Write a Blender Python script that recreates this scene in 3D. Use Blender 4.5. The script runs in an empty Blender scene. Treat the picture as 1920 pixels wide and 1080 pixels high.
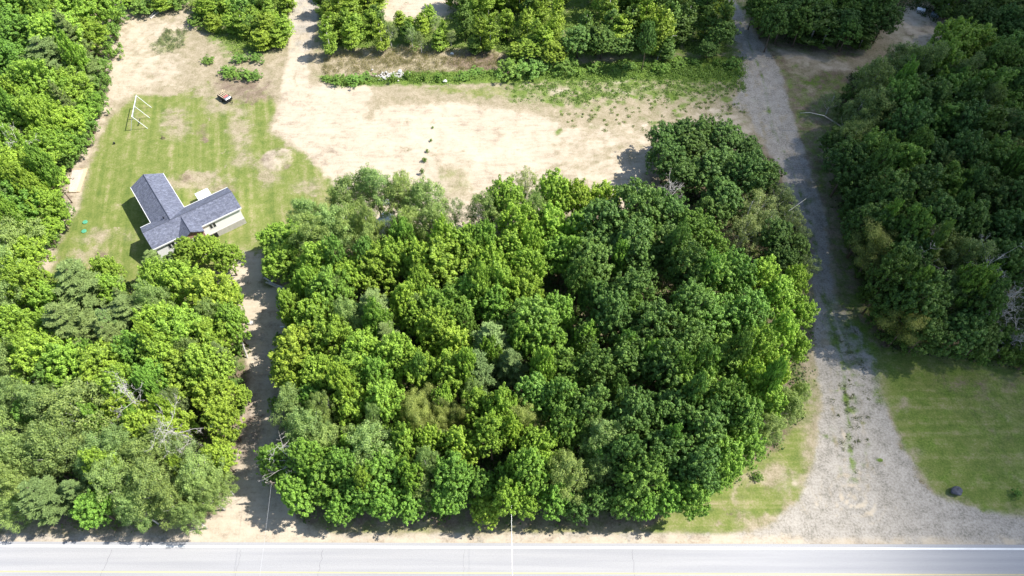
import bpy, math, random
import numpy as np
C = bpy.context.scene.collection
rng = np.random.default_rng(7); random.seed(7)
R_ = math.radians
# ------------------------------------------------------------------ camera, sky, sun, exposure
PITCH = R_(55.07); H = 100.0; FPX = 1280.0        # drone 100 m up, looking 55 degrees down
sc = bpy.context.scene
cam = bpy.data.objects.new('camera', bpy.data.cameras.new('camera')); C.objects.link(cam)
cam.data.lens = 24; cam.data.sensor_width = 36; cam.data.clip_end = 6000; cam.data.clip_start = 1
cam.location = (0, 0, H); cam.rotation_euler = (math.pi/2 - PITCH, 0, 0); sc.camera = cam
SUN_EL = R_(50.3); SUN_AZ = R_(5.0)              # azimuth measured from +X towards +Y
sd = np.array([math.cos(SUN_EL)*math.cos(SUN_AZ), math.cos(SUN_EL)*math.sin(SUN_AZ), math.sin(SUN_EL)])
sun = bpy.data.objects.new('sun', bpy.data.lights.new('sun', 'SUN')); C.objects.link(sun)
sun.data.energy = 4.3; sun.data.angle = R_(0.53); sun.data.color = (1, .955, .88)
from mathutils import Vector
sun.rotation_euler = Vector(sd).to_track_quat('Z', 'Y').to_euler()
w = bpy.data.worlds.new('World'); sc.world = w; w.use_nodes = True
nt = w.node_tree; bg = nt.nodes['Background']; sky = nt.nodes.new('ShaderNodeTexSky')
sky.sky_type = 'NISHITA'; sky.sun_disc = False; sky.sun_elevation = SUN_EL; sky.sun_rotation = math.pi/2 - SUN_AZ
sky.altitude = 200; nt.links.new(sky.outputs[0], bg.inputs[0]); bg.inputs[1].default_value = 0.105
sc.view_settings.view_transform = 'Standard'; sc.view_settings.look = 'None'
sc.view_settings.exposure = 0.92; sc.view_settings.gamma = 1
sc.cycles.max_bounces = 6; sc.cycles.diffuse_bounces = 3; sc.cycles.transmission_bounces = 3
sc.cycles.transparent_max_bounces = 8; sc.cycles.caustics_reflective = False; sc.cycles.caustics_refractive = False

sP, cP = math.sin(PITCH), math.cos(PITCH)
def g(x, y, z=0.0):
    """photo reading (1920 wide) -> place in the world at height z"""
    u = (x-960)/FPX; v = (540-y)/FPX; d = (H-z)/(sP - v*cP)
    return np.array([u*d, d*(cP + v*sP), z])
def depth(p): return p[1]*cP + (H-p[2])*sP

# ------------------------------------------------------------------ materials
def newmat(name):
    m = bpy.data.materials.new(name); m.use_nodes = True
    n = m.node_tree; return m, n, n.nodes, n.links, n.nodes['Principled BSDF']
def simple(name, col, rough=.7, var=.15, scale=6.0, metal=0.0, bump=0.0, spec=.3):
    m, n, N, L, b = newmat(name)
    tc = N.new('ShaderNodeTexCoord'); no = N.new('ShaderNodeTexNoise'); no.inputs['Scale'].default_value = scale
    no.inputs['Detail'].default_value = 5; L.new(tc.outputs['Object'], no.inputs['Vector'])
    r = N.new('ShaderNodeValToRGB')
    r.color_ramp.elements[0].position = .3; r.color_ramp.elements[1].position = .7
    r.color_ramp.elements[0].color = (*[c*(1-var) for c in col], 1)
    r.color_ramp.elements[1].color = (*[min(1, c*(1+var)) for c in col], 1)
    L.new(no.outputs['Fac'], r.inputs[0]); L.new(r.outputs[0], b.inputs['Base Color'])
    b.inputs['Roughness'].default_value = rough; b.inputs['Metallic'].default_value = metal
    b.inputs['Specular IOR Level'].default_value = spec
    if bump:
        bp = N.new('ShaderNodeBump'); bp.inputs['Strength'].default_value = bump; bp.inputs['Distance'].default_value = .05
        L.new(no.outputs['Fac'], bp.inputs['Height']); L.new(bp.outputs[0], b.inputs['Normal'])
    return m
def leafmat(name, trans=.22, rough=.55, spread=1.0, hue=(1.42, 1.32, 1.15)):
    m, n, N, L, b = newmat(name)
    oi = N.new('ShaderNodeObjectInfo'); at = N.new('ShaderNodeAttribute'); at.attribute_name = 'tint'
    lo = N.new('ShaderNodeMix'); lo.data_type = 'RGBA'; lo.blend_type = 'MULTIPLY'; lo.inputs[0].default_value = 1
    hi = N.new('ShaderNodeMix'); hi.data_type = 'RGBA'; hi.blend_type = 'MULTIPLY'; hi.inputs[0].default_value = 1
    k = .58/spread
    lo.inputs[7].default_value = (k, k*1.05, k*1.1, 1); hi.inputs[7].default_value = (*hue, 1)
    L.new(oi.outputs['Color'], lo.inputs[6]); L.new(oi.outputs['Color'], hi.inputs[6])
    mx = N.new('ShaderNodeMix'); mx.data_type = 'RGBA'
    L.new(at.outputs['Fac'], mx.inputs[0]); L.new(lo.outputs[2], mx.inputs[6]); L.new(hi.outputs[2], mx.inputs[7])
    L.new(mx.outputs[2], b.inputs['Base Color']); b.inputs['Roughness'].default_value = rough
    b.inputs['Specular IOR Level'].default_value = .25
    t = N.new('ShaderNodeBsdfTranslucent'); tm = N.new('ShaderNodeMix'); tm.data_type = 'RGBA'; tm.blend_type = 'MULTIPLY'
    tm.inputs[0].default_value = 1; tm.inputs[7].default_value = (1.1, 1.3, .55, 1)
    L.new(mx.outputs[2], tm.inputs[6]); L.new(tm.outputs[2], t.inputs[0])
    ms = N.new('ShaderNodeMixShader'); ms.inputs[0].default_value = trans
    L.new(b.outputs[0], ms.inputs[1]); L.new(t.outputs[0], ms.inputs[2])
    L.new(ms.outputs[0], N['Material Output'].inputs['Surface'])
    return m
MAT = dict(
    leaf=leafmat('broad_leaf'), needle=leafmat('pine_needle', .15, .6, hue=(1.35, 1.3, 1.15)),
    airy=leafmat('airy_leaf', .25, .5, hue=(1.4, 1.3, 1.1)),
    bark=simple('grey_brown_bark', (.16, .12, .09), .9, .3, 5, bump=.4),
    birch=simple('pale_bark', (.55, .53, .49), .8, .35, 3),
    dead=simple('bleached_dead_wood', (.52, .485, .455), .85, .2, 4),
    white=simple('white_siding', (.88, .88, .87), .6, .03), trim=simple('white_trim', (.82, .82, .82), .5, .02),
    conc=simple('grey_concrete', (.46, .44, .41), .9, .12, 3), dark=simple('dark_opening', (.015, .015, .018), .6, .2),
    glass=simple('window_glass', (.03, .035, .045), .08, .1, spec=.6), brick=None,
    metal=simple('galvanised_metal', (.55, .57, .6), .35, .08, metal=.6), wmetal=simple('white_painted_metal', (.8, .82, .85), .35, .04),
    black=simple('black_paint', (.02, .021, .024), .4, .2), rubber=simple('tyre_rubber', (.02, .02, .02), .9, .1),
    wood=simple('pale_timber', (.58, .46, .31), .8, .15, 4), pink=simple('faded_red_board', (.42, .14, .13), .7, .15),
    greenlid=simple('green_plastic_lid', (.10, .36, .22), .5, .1), stone=simple('pale_stone', (.52, .50, .47), .9, .2, 2, bump=.5),
    rock=simple('dark_boulder', (.09, .095, .12), .85, .45, 2.2, bump=.8), tarp=simple('blue_grey_tarp', (.30, .37, .46), .5, .15),
    pole=simple('weathered_pole_wood', (.24, .20, .17), .9, .2, 3), wire=simple('bare_wire', (.62, .63, .65), .3, .05, metal=.5),
    wline=simple('white_road_paint', (.80, .80, .78), .7, .06, 1.5), yline=simple('yellow_road_paint', (.62, .52, .24), .7, .08, 1.5),
    crack=simple('crack_filler', (.22, .22, .225), .9, .2, 2), cloth=simple('grey_cover', (.5, .52, .56), .6, .1))
# roof shingles
def shingles():
    m, n, N, L, b = newmat('blue_grey_shingles')
    tc = N.new('ShaderNodeTexCoord'); br = N.new('ShaderNodeTexBrick')
    br.inputs['Scale'].default_value = 1; br.inputs['Brick Width'].default_value = .42; br.inputs['Row Height'].default_value = .2
    br.inputs['Mortar Size'].default_value = .012; br.inputs['Bias'].default_value = 0
    br.inputs['Color1'].default_value = (.11, .12, .17, 1); br.inputs['Color2'].default_value = (.17, .185, .245, 1); br.inputs['Mortar'].default_value = (.09, .10, .135, 1)
    mp = N.new('ShaderNodeMapping'); L.new(tc.outputs['Object'], mp.inputs[0]); L.new(mp.outputs[0], br.inputs['Vector'])
    no = N.new('ShaderNodeTexNoise'); no.inputs['Scale'].default_value = 2.6; no.inputs['Detail'].default_value = 7; no.inputs['Roughness'].default_value = .75
    L.new(tc.outputs['Object'], no.inputs['Vector'])
    r = N.new('ShaderNodeValToRGB'); r.color_ramp.elements[0].position = .35; r.color_ramp.elements[0].color = (.6, .6, .6, 1)
    r.color_ramp.elements[1].position = .65; r.color_ramp.elements[1].color = (1.35, 1.35, 1.35, 1)
    L.new(no.outputs['Fac'], r.inputs[0])
    mx = N.new('ShaderNodeMix'); mx.data_type = 'RGBA'; mx.blend_type = 'MULTIPLY'; mx.inputs[0].default_value = 1
    L.new(br.outputs['Color'], mx.inputs[6]); L.new(r.outputs[0], mx.inputs[7]); L.new(mx.outputs[2], b.inputs['Base Color'])
    b.inputs['Roughness'].default_value = .85
    return m
MAT['roof'] = shingles()
def bricks():
    m, n, N, L, b = newmat('red_brick'); tc = N.new('ShaderNodeTexCoord'); br = N.new('ShaderNodeTexBrick')
    br.inputs['Scale'].default_value = 1; br.inputs['Brick Width'].default_value = .22; br.inputs['Row Height'].default_value = .08; br.inputs['Mortar Size'].default_value = .01
    br.inputs['Color1'].default_value = (.40, .16, .11, 1); br.inputs['Color2'].default_value = (.30, .11, .08, 1); br.inputs['Mortar'].default_value = (.45, .40, .36, 1)
    mp = N.new('ShaderNodeMapping'); mp.inputs['Rotation'].default_value = (math.pi/2, 0, 0)
    L.new(tc.outputs['Object'], mp.inputs[0]); L.new(mp.outputs[0], br.inputs['Vector']); L.new(br.outputs['Color'], b.inputs['Base Color']); b.inputs['Roughness'].default_value = .9
    return m
MAT['brick'] = bricks()
def asphalt():
    m, n, N, L, b = newmat('old_grey_asphalt'); tc = N.new('ShaderNodeTexCoord')
    mp = N.new('ShaderNodeMapping'); mp.inputs['Scale'].default_value = (.03, 1.1, 1); L.new(tc.outputs['Object'], mp.inputs[0])
    a = N.new('ShaderNodeTexNoise'); a.inputs['Scale'].default_value = 1; a.inputs['Detail'].default_value = 4; L.new(mp.outputs[0], a.inputs['Vector'])
    f = N.new('ShaderNodeTexNoise'); f.inputs['Scale'].default_value = 9; f.inputs['Detail'].default_value = 6; L.new(tc.outputs['Object'], f.inputs['Vector'])
    r = N.new('ShaderNodeValToRGB'); r.color_ramp.elements[0].position = .3; r.color_ramp.elements[1].position = .7
    r.color_ramp.elements[0].color = (.33, .33, .345, 1); r.color_ramp.elements[1].color = (.40, .395, .40, 1); L.new(a.outputs['Fac'], r.inputs[0])
    r2 = N.new('ShaderNodeValToRGB'); r2.color_ramp.elements[0].position = .3; r2.color_ramp.elements[1].position = .7
    r2.color_ramp.elements[0].color = (.88, .88, .88, 1); r2.color_ramp.elements[1].color = (1.1, 1.1, 1.1, 1); L.new(f.outputs['Fac'], r2.inputs[0])
    mx = N.new('ShaderNodeMix'); mx.data_type = 'RGBA'; mx.blend_type = 'MULTIPLY'; mx.inputs[0].default_value = 1
    L.new(r.outputs[0], mx.inputs[6]); L.new(r2.outputs[0], mx.inputs[7]); L.new(mx.outputs[2], b.inputs['Base Color']); b.inputs['Roughness'].default_value = .85
    return m
MAT['asphalt'] = asphalt()

# ground: six kinds of cover weighted by two painted cover maps, edges broken by noise
def ground_mat():
    m, n, N, L, b = newmat('ground_cover')
    tc = N.new('ShaderNodeTexCoord'); P = tc.outputs['Object']
    def noise(scale, detail=8, rough=.6, vec=None):
        q = N.new('ShaderNodeTexNoise'); q.inputs['Scale'].default_value = scale; q.inputs['Detail'].default_value = detail
        q.inputs['Roughness'].default_value = rough; L.new(vec or P, q.inputs['Vector']); return q
    def math_(op, a, bb, clamp=False):
        q = N.new('ShaderNodeMath'); q.operation = op; q.use_clamp = clamp
        for i, v in enumerate((a, bb)):
            if isinstance(v, (int, float)): q.inputs[i].default_value = v
            elif v is not None: L.new(v, q.inputs[i])
        return q.outputs[0]
    def ramp(f, c0, c1, p0=.3, p1=.7, mid=None):
        q = N.new('ShaderNodeValToRGB'); q.color_ramp.elements[0].position = p0; q.color_ramp.elements[1].position = p1
        q.color_ramp.elements[0].color = (*c0, 1); q.color_ramp.elements[1].color = (*c1, 1)
        if mid: e = q.color_ramp.elements.new((p0+p1)/2); e.color = (*mid, 1)
        L.new(f, q.inputs[0]); return q.outputs[0]
    masks = []
    for nm in ('cover_a', 'cover_b'):
        at = N.new('ShaderNodeAttribute'); at.attribute_name = nm
        s = N.new('ShaderNodeSeparateColor'); L.new(at.outputs['Color'], s.inputs[0]); masks += list(s.outputs)[:3]
    noz = []
    for sh, scale in ((0, .33), (57, .45)):
        mp = N.new('ShaderNodeMapping'); mp.inputs['Location'].default_value = (sh, sh, sh); L.new(P, mp.inputs[0])
        q = noise(scale, 10, .68, mp.outputs[0]); s = N.new('ShaderNodeSeparateColor'); L.new(q.outputs['Color'], s.inputs[0]); noz += list(s.outputs)[:3]
    fine = noise(3.2, 8, .7).outputs['Fac']; mid_ = noise(.5, 8, .65).outputs['Fac']; big = noise(.09, 4, .6).outputs['Fac']; vf = noise(9, 4, .7).outputs['Fac']
    # mown stripes in the lawns: long thin noise along the mowing direction
    mp = N.new('ShaderNodeMapping'); mp0 = N.new('ShaderNodeMapping'); mp0.inputs['Rotation'].default_value = (0, 0, R_(-14)); L.new(P, mp0.inputs[0]); mp.inputs['Scale'].default_value = (.75, .035, 1); L.new(mp0.outputs[0], mp.inputs[0])
    mow1 = noise(1, 3, .5, mp.outputs[0]).outputs['Fac']
    mp2 = N.new('ShaderNodeMapping'); mp2.inputs['Scale'].default_value = (.03, 1.0, 1); mp2.inputs['Rotation'].default_value = (0, 0, R_(3)); L.new(P, mp2.inputs[0])
    mow2 = noise(1, 3, .5, mp2.outputs[0]).outputs['Fac']
    sx = N.new('ShaderNodeSeparateXYZ'); L.new(P, sx.inputs[0])
    right = math_('GREATER_THAN', sx.outputs[0], 0)
    mow = math_('ADD', math_('MULTIPLY', mow1, math_('SUBTRACT', 1, right)), math_('MULTIPLY', mow2, right))
    gr = math_('ADD', math_('MULTIPLY', mow, .3), math_('MULTIPLY', math_('ADD', mid_, fine), .35))
    # ruts and raked lines in the sand
    mp3 = N.new('ShaderNodeMapping'); mp3.inputs['Scale'].default_value = (.22, 1.3, 1); mp3.inputs['Rotation'].default_value = (0, 0, R_(-14)); L.new(P, mp3.inputs[0])
    rut = noise(1.2, 6, .65, mp3.outputs[0]).outputs['Fac']
    sa = math_('ADD', math_('MULTIPLY', rut, .2), math_('MULTIPLY', math_('ADD', math_('MULTIPLY', mid_, 1.2), math_('ADD', math_('MULTIPLY', fine, .8), big)), .266))
    cols = [ramp(gr, (.10, .15, .032), (.34, .295, .165), .39, .63, (.185, .218, .058)),       # lawn
            ramp(sa, (.27, .215, .16), (.55, .475, .37), .38, .57, (.475, .40, .305)),              # sand
            ramp(math_('ADD', math_('MULTIPLY', fine, .6), math_('MULTIPLY', mid_, .4)), (.19, .18, .145), (.48, .44, .385), .38, .62, (.37, .335, .29)),   # gravel
            ramp(math_('ADD', math_('MULTIPLY', fine, .5), math_('MULTIPLY', mid_, .5)), (.20, .185, .095), (.43, .36, .265), .38, .6, (.32, .27, .18)),  # dry grass
            ramp(math_('ADD', math_('MULTIPLY', fine, .6), math_('MULTIPLY', mid_, .4)), (.055, .10, .018), (.19, .27, .05), .36, .62),       # weeds
            ramp(math_('ADD', math_('MULTIPLY', fine, .5), math_('MULTIPLY', mid_, .5)), (.11, .08, .055), (.30, .225, .175), .36, .64)]       # bare soil and litter
    ws = []
    for k in range(6):
        t = math_('MULTIPLY', masks[k], math_('MAXIMUM', math_('MULTIPLY', math_('SUBTRACT', noz[k], .33), 3.2), .02))
        ws.append(math_('POWER', t, 2.2))
    tot = ws[0]
    for k in range(1, 6): tot = math_('ADD', tot, ws[k])
    acc = None
    for k in range(6):
        f = math_('DIVIDE', ws[k], math_('ADD', tot, 1e-6))
        v = N.new('ShaderNodeVectorMath'); v.operation = 'SCALE'; L.new(cols[k], v.inputs[0]); L.new(f, v.inputs[3])
        if acc is None: acc = v.outputs[0]
        else:
            ad = N.new('ShaderNodeVectorMath'); ad.operation = 'ADD'; L.new(acc, ad.inputs[0]); L.new(v.outputs[0], ad.inputs[1]); acc = ad.outputs[0]
    L.new(acc, b.inputs['Base Color']); b.inputs['Roughness'].default_value = .95; b.inputs['Specular IOR Level'].default_value = .1
    bp = N.new('ShaderNodeBump'); bp.inputs['Strength'].default_value = .6; bp.inputs['Distance'].default_value = .12
    L.new(math_('ADD', math_('MULTIPLY', fine, .6), math_('MULTIPLY', rut, .5)), bp.inputs['Height']); L.new(bp.outputs[0], b.inputs['Normal'])
    return m
MAT['ground'] = ground_mat()

# ------------------------------------------------------------------ object helpers
def tag(o, label=None, cat=None, group=None, kind=None):
    if label: o['label'] = label
    if cat: o['category'] = cat
    if group: o['group'] = group
    if kind: o['kind'] = kind
    return o
def empty(name, loc=(0, 0, 0), rz=0.0, **k):
    o = bpy.data.objects.new(name, None); C.objects.link(o); o.location = loc; o.rotation_euler = (0, 0, rz); o.empty_display_size = .3
    return tag(o, **k)
class MB:
    def __init__(s): s.v = []; s.f = []
    def add(s, vs, fs):
        b = len(s.v); s.v += [tuple(map(float, p)) for p in vs]; s.f += [tuple(i+b for i in f) for f in fs]; return s
    def box(s, x0, x1, y0, y1, z0, z1, m=None):
        vs = [(x, y, z) for z in (z0, z1) for x, y in ((x0, y0), (x1, y0), (x1, y1), (x0, y1))]
        if m is not None: vs = [tuple(m @ Vector(p)) for p in vs]
        return s.add(vs, [(3, 2, 1, 0), (4, 5, 6, 7), (0, 1, 5, 4), (1, 2, 6, 5), (2, 3, 7, 6), (3, 0, 4, 7)])
    def bbox(s, x0, x1, y0, y1, z0, z1, c=.03):
        """box with chamfered upper edges"""
        vs = [(x, y, z0) for x, y in ((x0, y0), (x1, y0), (x1, y1), (x0, y1))] + [(x, y, z1-c) for x, y in ((x0, y0), (x1, y0), (x1, y1), (x0, y1))] + \
             [(x, y, z1) for x, y in ((x0+c, y0+c), (x1-c, y0+c), (x1-c, y1-c), (x0+c, y1-c))]
        f = [(3, 2, 1, 0), (8, 9, 10, 11)]
        for a in (0, 4):
            for i in range(4): j = (i+1) % 4; f.append((a+i, a+j, a+4+j, a+4+i))
        return s.add(vs, f)
    def tube(s, pts, rad, n=6, cap=True):
        pts = [np.array(p, float) for p in pts]; rings = []
        if not hasattr(rad, '__len__'): rad = [rad]*len(pts)
        vs = []
        for i, p in enumerate(pts):
            t = pts[min(i+1, len(pts)-1)] - pts[max(i-1, 0)]; t = t/(np.linalg.norm(t)+1e-9)
            a = np.cross(t, (0, 0, 1.) if abs(t[2]) < .9 else (1., 0, 0)); a /= np.linalg.norm(a); bb = np.cross(t, a)
            for k in range(n):
                q = 2*math.pi*k/n; vs.append(p + rad[i]*(math.cos(q)*a + math.sin(q)*bb))
        f = [(i*n+k, i*n+(k+1) % n, (i+1)*n+(k+1) % n, (i+1)*n+k) for i in range(len(pts)-1) for k in range(n)]
        if cap: f += [tuple(range(n-1, -1, -1)), tuple((len(pts)-1)*n+k for k in range(n))]
        return s.add(vs, f)
    def build(s, name, mat, parent=None, smooth=False):
        me = bpy.data.meshes.new(name); me.from_pydata(s.v, [], s.f); me.materials.append(mat)
        if smooth: me.shade_smooth()
        o = bpy.data.objects.new(name, me); C.objects.link(o)
        if parent: o.parent = parent
        return o
def quads_mesh(name, V, tint, mat):
    """V (n,4,3): leaf quads -> mesh with a tint value per leaf"""
    n = len(V); me = bpy.data.meshes.new(name)
    me.vertices.add(4*n); me.vertices.foreach_set('co', V.reshape(-1).astype(np.float32))
    me.loops.add(4*n); me.loops.foreach_set('vertex_index', np.arange(4*n, dtype=np.int32))
    me.polygons.add(n); me.polygons.foreach_set('loop_start', np.arange(0, 4*n, 4, dtype=np.int32))
    me.update(calc_edges=True); me.materials.append(mat)
    a = me.attributes.new('tint', 'FLOAT', 'FACE'); a.data.foreach_set('value', np.clip(tint, 0, 1).astype(np.float32))
    return me
def unit(a): return a/(np.linalg.norm(a, axis=-1, keepdims=True)+1e-9)
def leaves(P, Nn, size, asp=.7, r=rng, along=None):
    """diamond leaves at P facing Nn"""
    n = len(P); q = unit(r.normal(size=(n, 3))) if along is None else unit(along + .35*r.normal(size=(n, 3)))
    t1 = unit(q - Nn*np.sum(q*Nn, 1, keepdims=True)); t2 = np.cross(Nn, t1)
    s = (size*r.uniform(.65, 1.35, n))[:, None]
    a = r.uniform(-.3, .3, (n, 1))
    return np.stack([P - t1*s, P + t2*s*asp + t1*s*a, P + t1*s, P - t2*s*asp + t1*s*a], 1)

# ------------------------------------------------------------------ tree models (each a trunk mesh and a crown mesh, copied later)
MODELS = {}
def envelope(r):
    K = unit(r.normal(size=(7, 3))); A = r.uniform(-.16, .22, 7)
    def f(d): return 1 + np.sum(A[None]*np.clip(d @ K.T, 0, 1)**3, 1)
    return f
def limbs(mb, r, h, zc, Rr, va, n=8, r0=.22, lean=0.):
    top = h*.9; pts = [(math.sin(t*3+lean)*.25*t, math.cos(t*2+lean)*.2*t, t*top) for t in np.linspace(0, 1, 7)]
    mb.tube(pts, [r0*(1.25 if i == 0 else 1-.13*i) for i in range(7)], 7)
    for k in range(n):
        a = 2*math.pi*k/n + r.uniform(-.3, .3); z0 = zc - va*r.uniform(.1, .75) + .3*k/n*va; L_ = Rr*r.uniform(.6, .85)
        p = [(0, 0, z0)]
        for t in (.35, .7, 1.): p.append((math.cos(a+.2*t)*L_*t, math.sin(a+.2*t)*L_*t, z0 + va*(.15*t+.55*t*t)))
        mb.tube(p, [r0*.42, r0*.3, r0*.2, r0*.06], 5, False)
def broad(name, seed, h=13., Rr=4., va=4.6, zc=8.2, nlob=24, ntuft=20, nl=34, lr=.30, rc=(.2, .46), ls=.15, cone=.45, up=.5, mat='leaf', bark='bark', stretch=1.25, bottom=-.35, dens=1., spread=.68):
    """crown = boughs > tufts > leaves"""
    r = np.random.default_rng(seed); f = envelope(r); S = np.array([Rr, Rr, va])
    cand = unit(r.normal(size=(400, 3))); cand = cand[cand[:, 2] > bottom]; pick = [0]
    while len(pick) < nlob: dd = np.min(1-cand @ cand[pick].T, 1)*r.uniform(.6, 1, len(cand)); pick.append(int(np.argmax(dd)))
    ld_ = cand[pick]; lc = ld_*(f(ld_)*r.uniform(spread-.16, spread+.1, nlob))[:, None]*S + np.array([0, 0, zc])
    tz = np.clip((lc[:, 2]-zc)/va, 0, 1); lc[:, :2] *= (1-cone*tz)[:, None]; lc[:, 2] += tz*cone*va*.25*r.uniform(0, 1.6, nlob)
    lc = np.vstack([lc, [[r.normal()*.5, r.normal()*.5, zc+va*.5], [0, 0, zc], [0, 0, zc-va*.3]]]); ld_ = np.vstack([ld_, [[0, 0, 1.]]*3]); nlb = len(lc)
    lrad = lr*Rr*r.uniform(.7, 1.25, nlb); ti = np.repeat(np.arange(nlb), ntuft)
    td = unit(r.normal(size=(len(ti), 3)) + .65*ld_[ti] + np.array([0, 0, .35])); cc = lc[ti] + td*lrad[ti][:, None]*r.uniform(.7, 1.08, (len(ti), 1))*np.array([1, 1, .85])
    o_ = unit(lc - np.array([0, 0, zc-va*.5])); q_ = cc-lc[ti]; cc = cc + o_[ti]*np.sum(q_*o_[ti], 1, keepdims=True)*.7 + r.normal(size=cc.shape)*np.array([.34, .34, .26])*Rr/4
    rcl = r.uniform(*rc, len(ti)); ct = (r.uniform(-.14, .14, nlb))[ti] + r.uniform(-.24, .24, len(ti)); axis = unit(td*.7 + np.array([0, 0, up]))
    idx = np.repeat(np.arange(len(ti)), (nl*(rcl/np.mean(rcl))**2).astype(int)); n = len(idx)
    ld = unit(r.normal(size=(n, 3)) + axis[idx]*.75); pos = ld*(.45+.72*r.random((n, 1))**.8)*rcl[idx][:, None]
    pos += axis[idx]*np.sum(pos*axis[idx], 1, keepdims=True)*(stretch-1)
    Nn = unit(ld*.85 + axis[idx]*.3 + r.normal(size=(n, 3))*.42)
    V = leaves(cc[idx] + pos, Nn, ls, .72, r)
    tint = .42 + ct[idx] + r.normal(size=n)*.3 + .10*ld[:, 2]
    tm = MB(); limbs(tm, r, h, zc, Rr, va)
    for k in range(0, nlb, 2): q = lc[k]; tm.tube([(0, 0, zc-va*.5), q*.5+np.array([0, 0, zc*.42]), q], [.09, .06, .02], 4, False)
    store(name, quads_mesh(name+'_crown', V, tint, MAT[mat]), tm, bark, h, Rr)
def store(name, crown, tm, bark, h, Rr):
    me = bpy.data.meshes.new(name+'_trunk'); me.from_pydata(tm.v, [], tm.f); me.materials.append(MAT[bark]); me.shade_smooth()
    MODELS.setdefault(name.split('#')[0], []).append((crown, me, h, Rr))
for i in range(6): broad('maple#%d' % i, 20+i, up=1.2, stretch=1.8, nlob=21+i, va=4.8+.25*i, cone=.22+.05*i)
for i in range(5): broad('oak#%d' % i, 40+i, up=.4, stretch=1.1, nlob=26, ntuft=20, nl=30, lr=.28, rc=(.2, .42), va=5.4, zc=8.0, ls=.14, cone=.2+.05*i)
for i in range(4): broad('aspen#%d' % i, 60+i, up=.5, stretch=1.2, nlob=22, ntuft=12, nl=62, lr=.28, rc=(.35, .75), ls=.10, mat='airy', bark='birch', va=5.6, zc=7.4, cone=.5)
for i in range(3): broad('birch#%d' % i, 70+i, up=.3, stretch=1.0, nlob=13, ntuft=8, nl=55, rc=(.4, .8), ls=.10, mat='airy', bark='birch', va=5.4, zc=7.2)
for i in range(2): broad('tufted#%d' % i, 80+i, up=.9, stretch=1.25, nlob=9, ntuft=8, lr=.38, rc=(.8, 1.2), nl=260, ls=.085, mat='airy', cone=.2)
for i in range(3): broad('bush#%d' % i, 90+i, h=2.6, Rr=1.7, va=1.25, zc=1.1, nlob=9, ntuft=9, lr=.36, rc=(.16, .34), nl=36, ls=.09, bottom=-.2, cone=.2)
def column(name, seed, h=7.5, Rr=1.35):
    r = np.random.default_rng(seed); n = 4600
    t = r.random(n)**.9; z = .5 + t*(h-.5)
    prof = np.interp(t, [0, .2, .5, .8, 1], [.55, 1., .85, .45, .05])*Rr
    # leafy sprays climbing the stem: a few dozen upswept branchlets
    nb = 60; bz = r.random(nb)**.9; ba = r.uniform(0, 2*math.pi, nb); bi = r.integers(0, nb, n)
    u = r.uniform(.15, 1, n); ang = ba[bi] + r.normal(size=n)*.28
    rr = np.interp(bz[bi], [0, .2, .5, .8, 1], [.7, 1., .95, .7, .3])*Rr*u*(.75+.5*r.random(nb)[bi])
    z = .4 + bz[bi]*(h-1.2) + u*1.1 + r.normal(size=n)*.16
    P = np.stack([np.cos(ang)*rr, np.sin(ang)*rr, z], 1); out = np.stack([np.cos(ang), np.sin(ang), np.full(n, .5)], 1)
    Nn = unit(out + r.normal(size=(n, 3))*.6); V = leaves(P, Nn, .12, .7, r)
    tint = .45 + r.normal(size=nb)[bi]*.14 + r.normal(size=n)*.16
    tm = MB(); tm.tube([(0, 0, 0), (.05, .04, h*.5), (0, 0, h*.95)], [.09, .06, .015], 5)
    store(name, quads_mesh(name+'_crown', V, tint, MAT['leaf']), tm, 'birch' if seed % 2 else 'bark', h, Rr)
for i in range(4): column('poplar#%d' % i, 100+i)
def pine(name, seed, h=15., Rr=4.4):
    r = np.random.default_rng(seed); Ps = []; Ns = []; Al = []; T = []
    tm = MB(); tm.tube([(0, 0, 0), (.1, 0, h*.5), (0, 0, h*.97)], [.28, .18, .04], 7)
    nlay = 9
    for L_ in range(nlay):
        t = L_/(nlay-1); z0 = h*(.32 + .64*t); rl = Rr*(1-t)**.75*1.0 + .45; nb = 7 if t < .8 else 5
        for k in range(nb):
            a = 2*math.pi*(k+r.uniform(-.25, .25))/nb + L_*.7; ln = rl*r.uniform(.65, 1.2); rise = r.uniform(.12, .4)*ln
            tip = np.array([math.cos(a)*ln, math.sin(a)*ln, rise]); dz = -.06*ln
            tm.tube([(0, 0, z0), (tip[0]*.5, tip[1]*.5, z0+tip[2]*.35), (tip[0], tip[1], z0+tip[2])], [.06, .04, .012], 4, False)
            # needle sprays fanned out flat from the branch
            ns = int(14+ln*9)
            for s in range(ns):
                u = r.uniform(.22, 1); side = r.uniform(-1, 1); wd = .24*ln*(1.15-u)**.6+.12
                c = np.array([math.cos(a)*ln*u - math.sin(a)*side*wd, math.sin(a)*ln*u + math.cos(a)*side*wd, z0 + rise*(.3*u+.7*u*u) + .12])
                al = unit(np.array([math.cos(a+side*.8), math.sin(a+side*.8), .45]))
                m = 9; q = c + r.normal(size=(m, 3))*np.array([.17, .17, .09])
                Ps.append(q); Al.append(np.repeat(al[None], m, 0)); Ns.append(unit(np.array([0, 0, 1.]) + r.normal(size=(m, 3))*.45)); T.append(.42 + .25*(u-.5) + r.normal(size=m)*.13 + r.normal()*.08)
    P = np.concatenate(Ps); V = leaves(P, np.concatenate(Ns), .26, .26, r, along=np.concatenate(Al))
    store(name, quads_mesh(name+'_crown', V, np.concatenate(T), MAT['needle']), tm, 'bark', h, Rr)
for i in range(3): pine('pine#%d' % i, 120+i)
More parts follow.
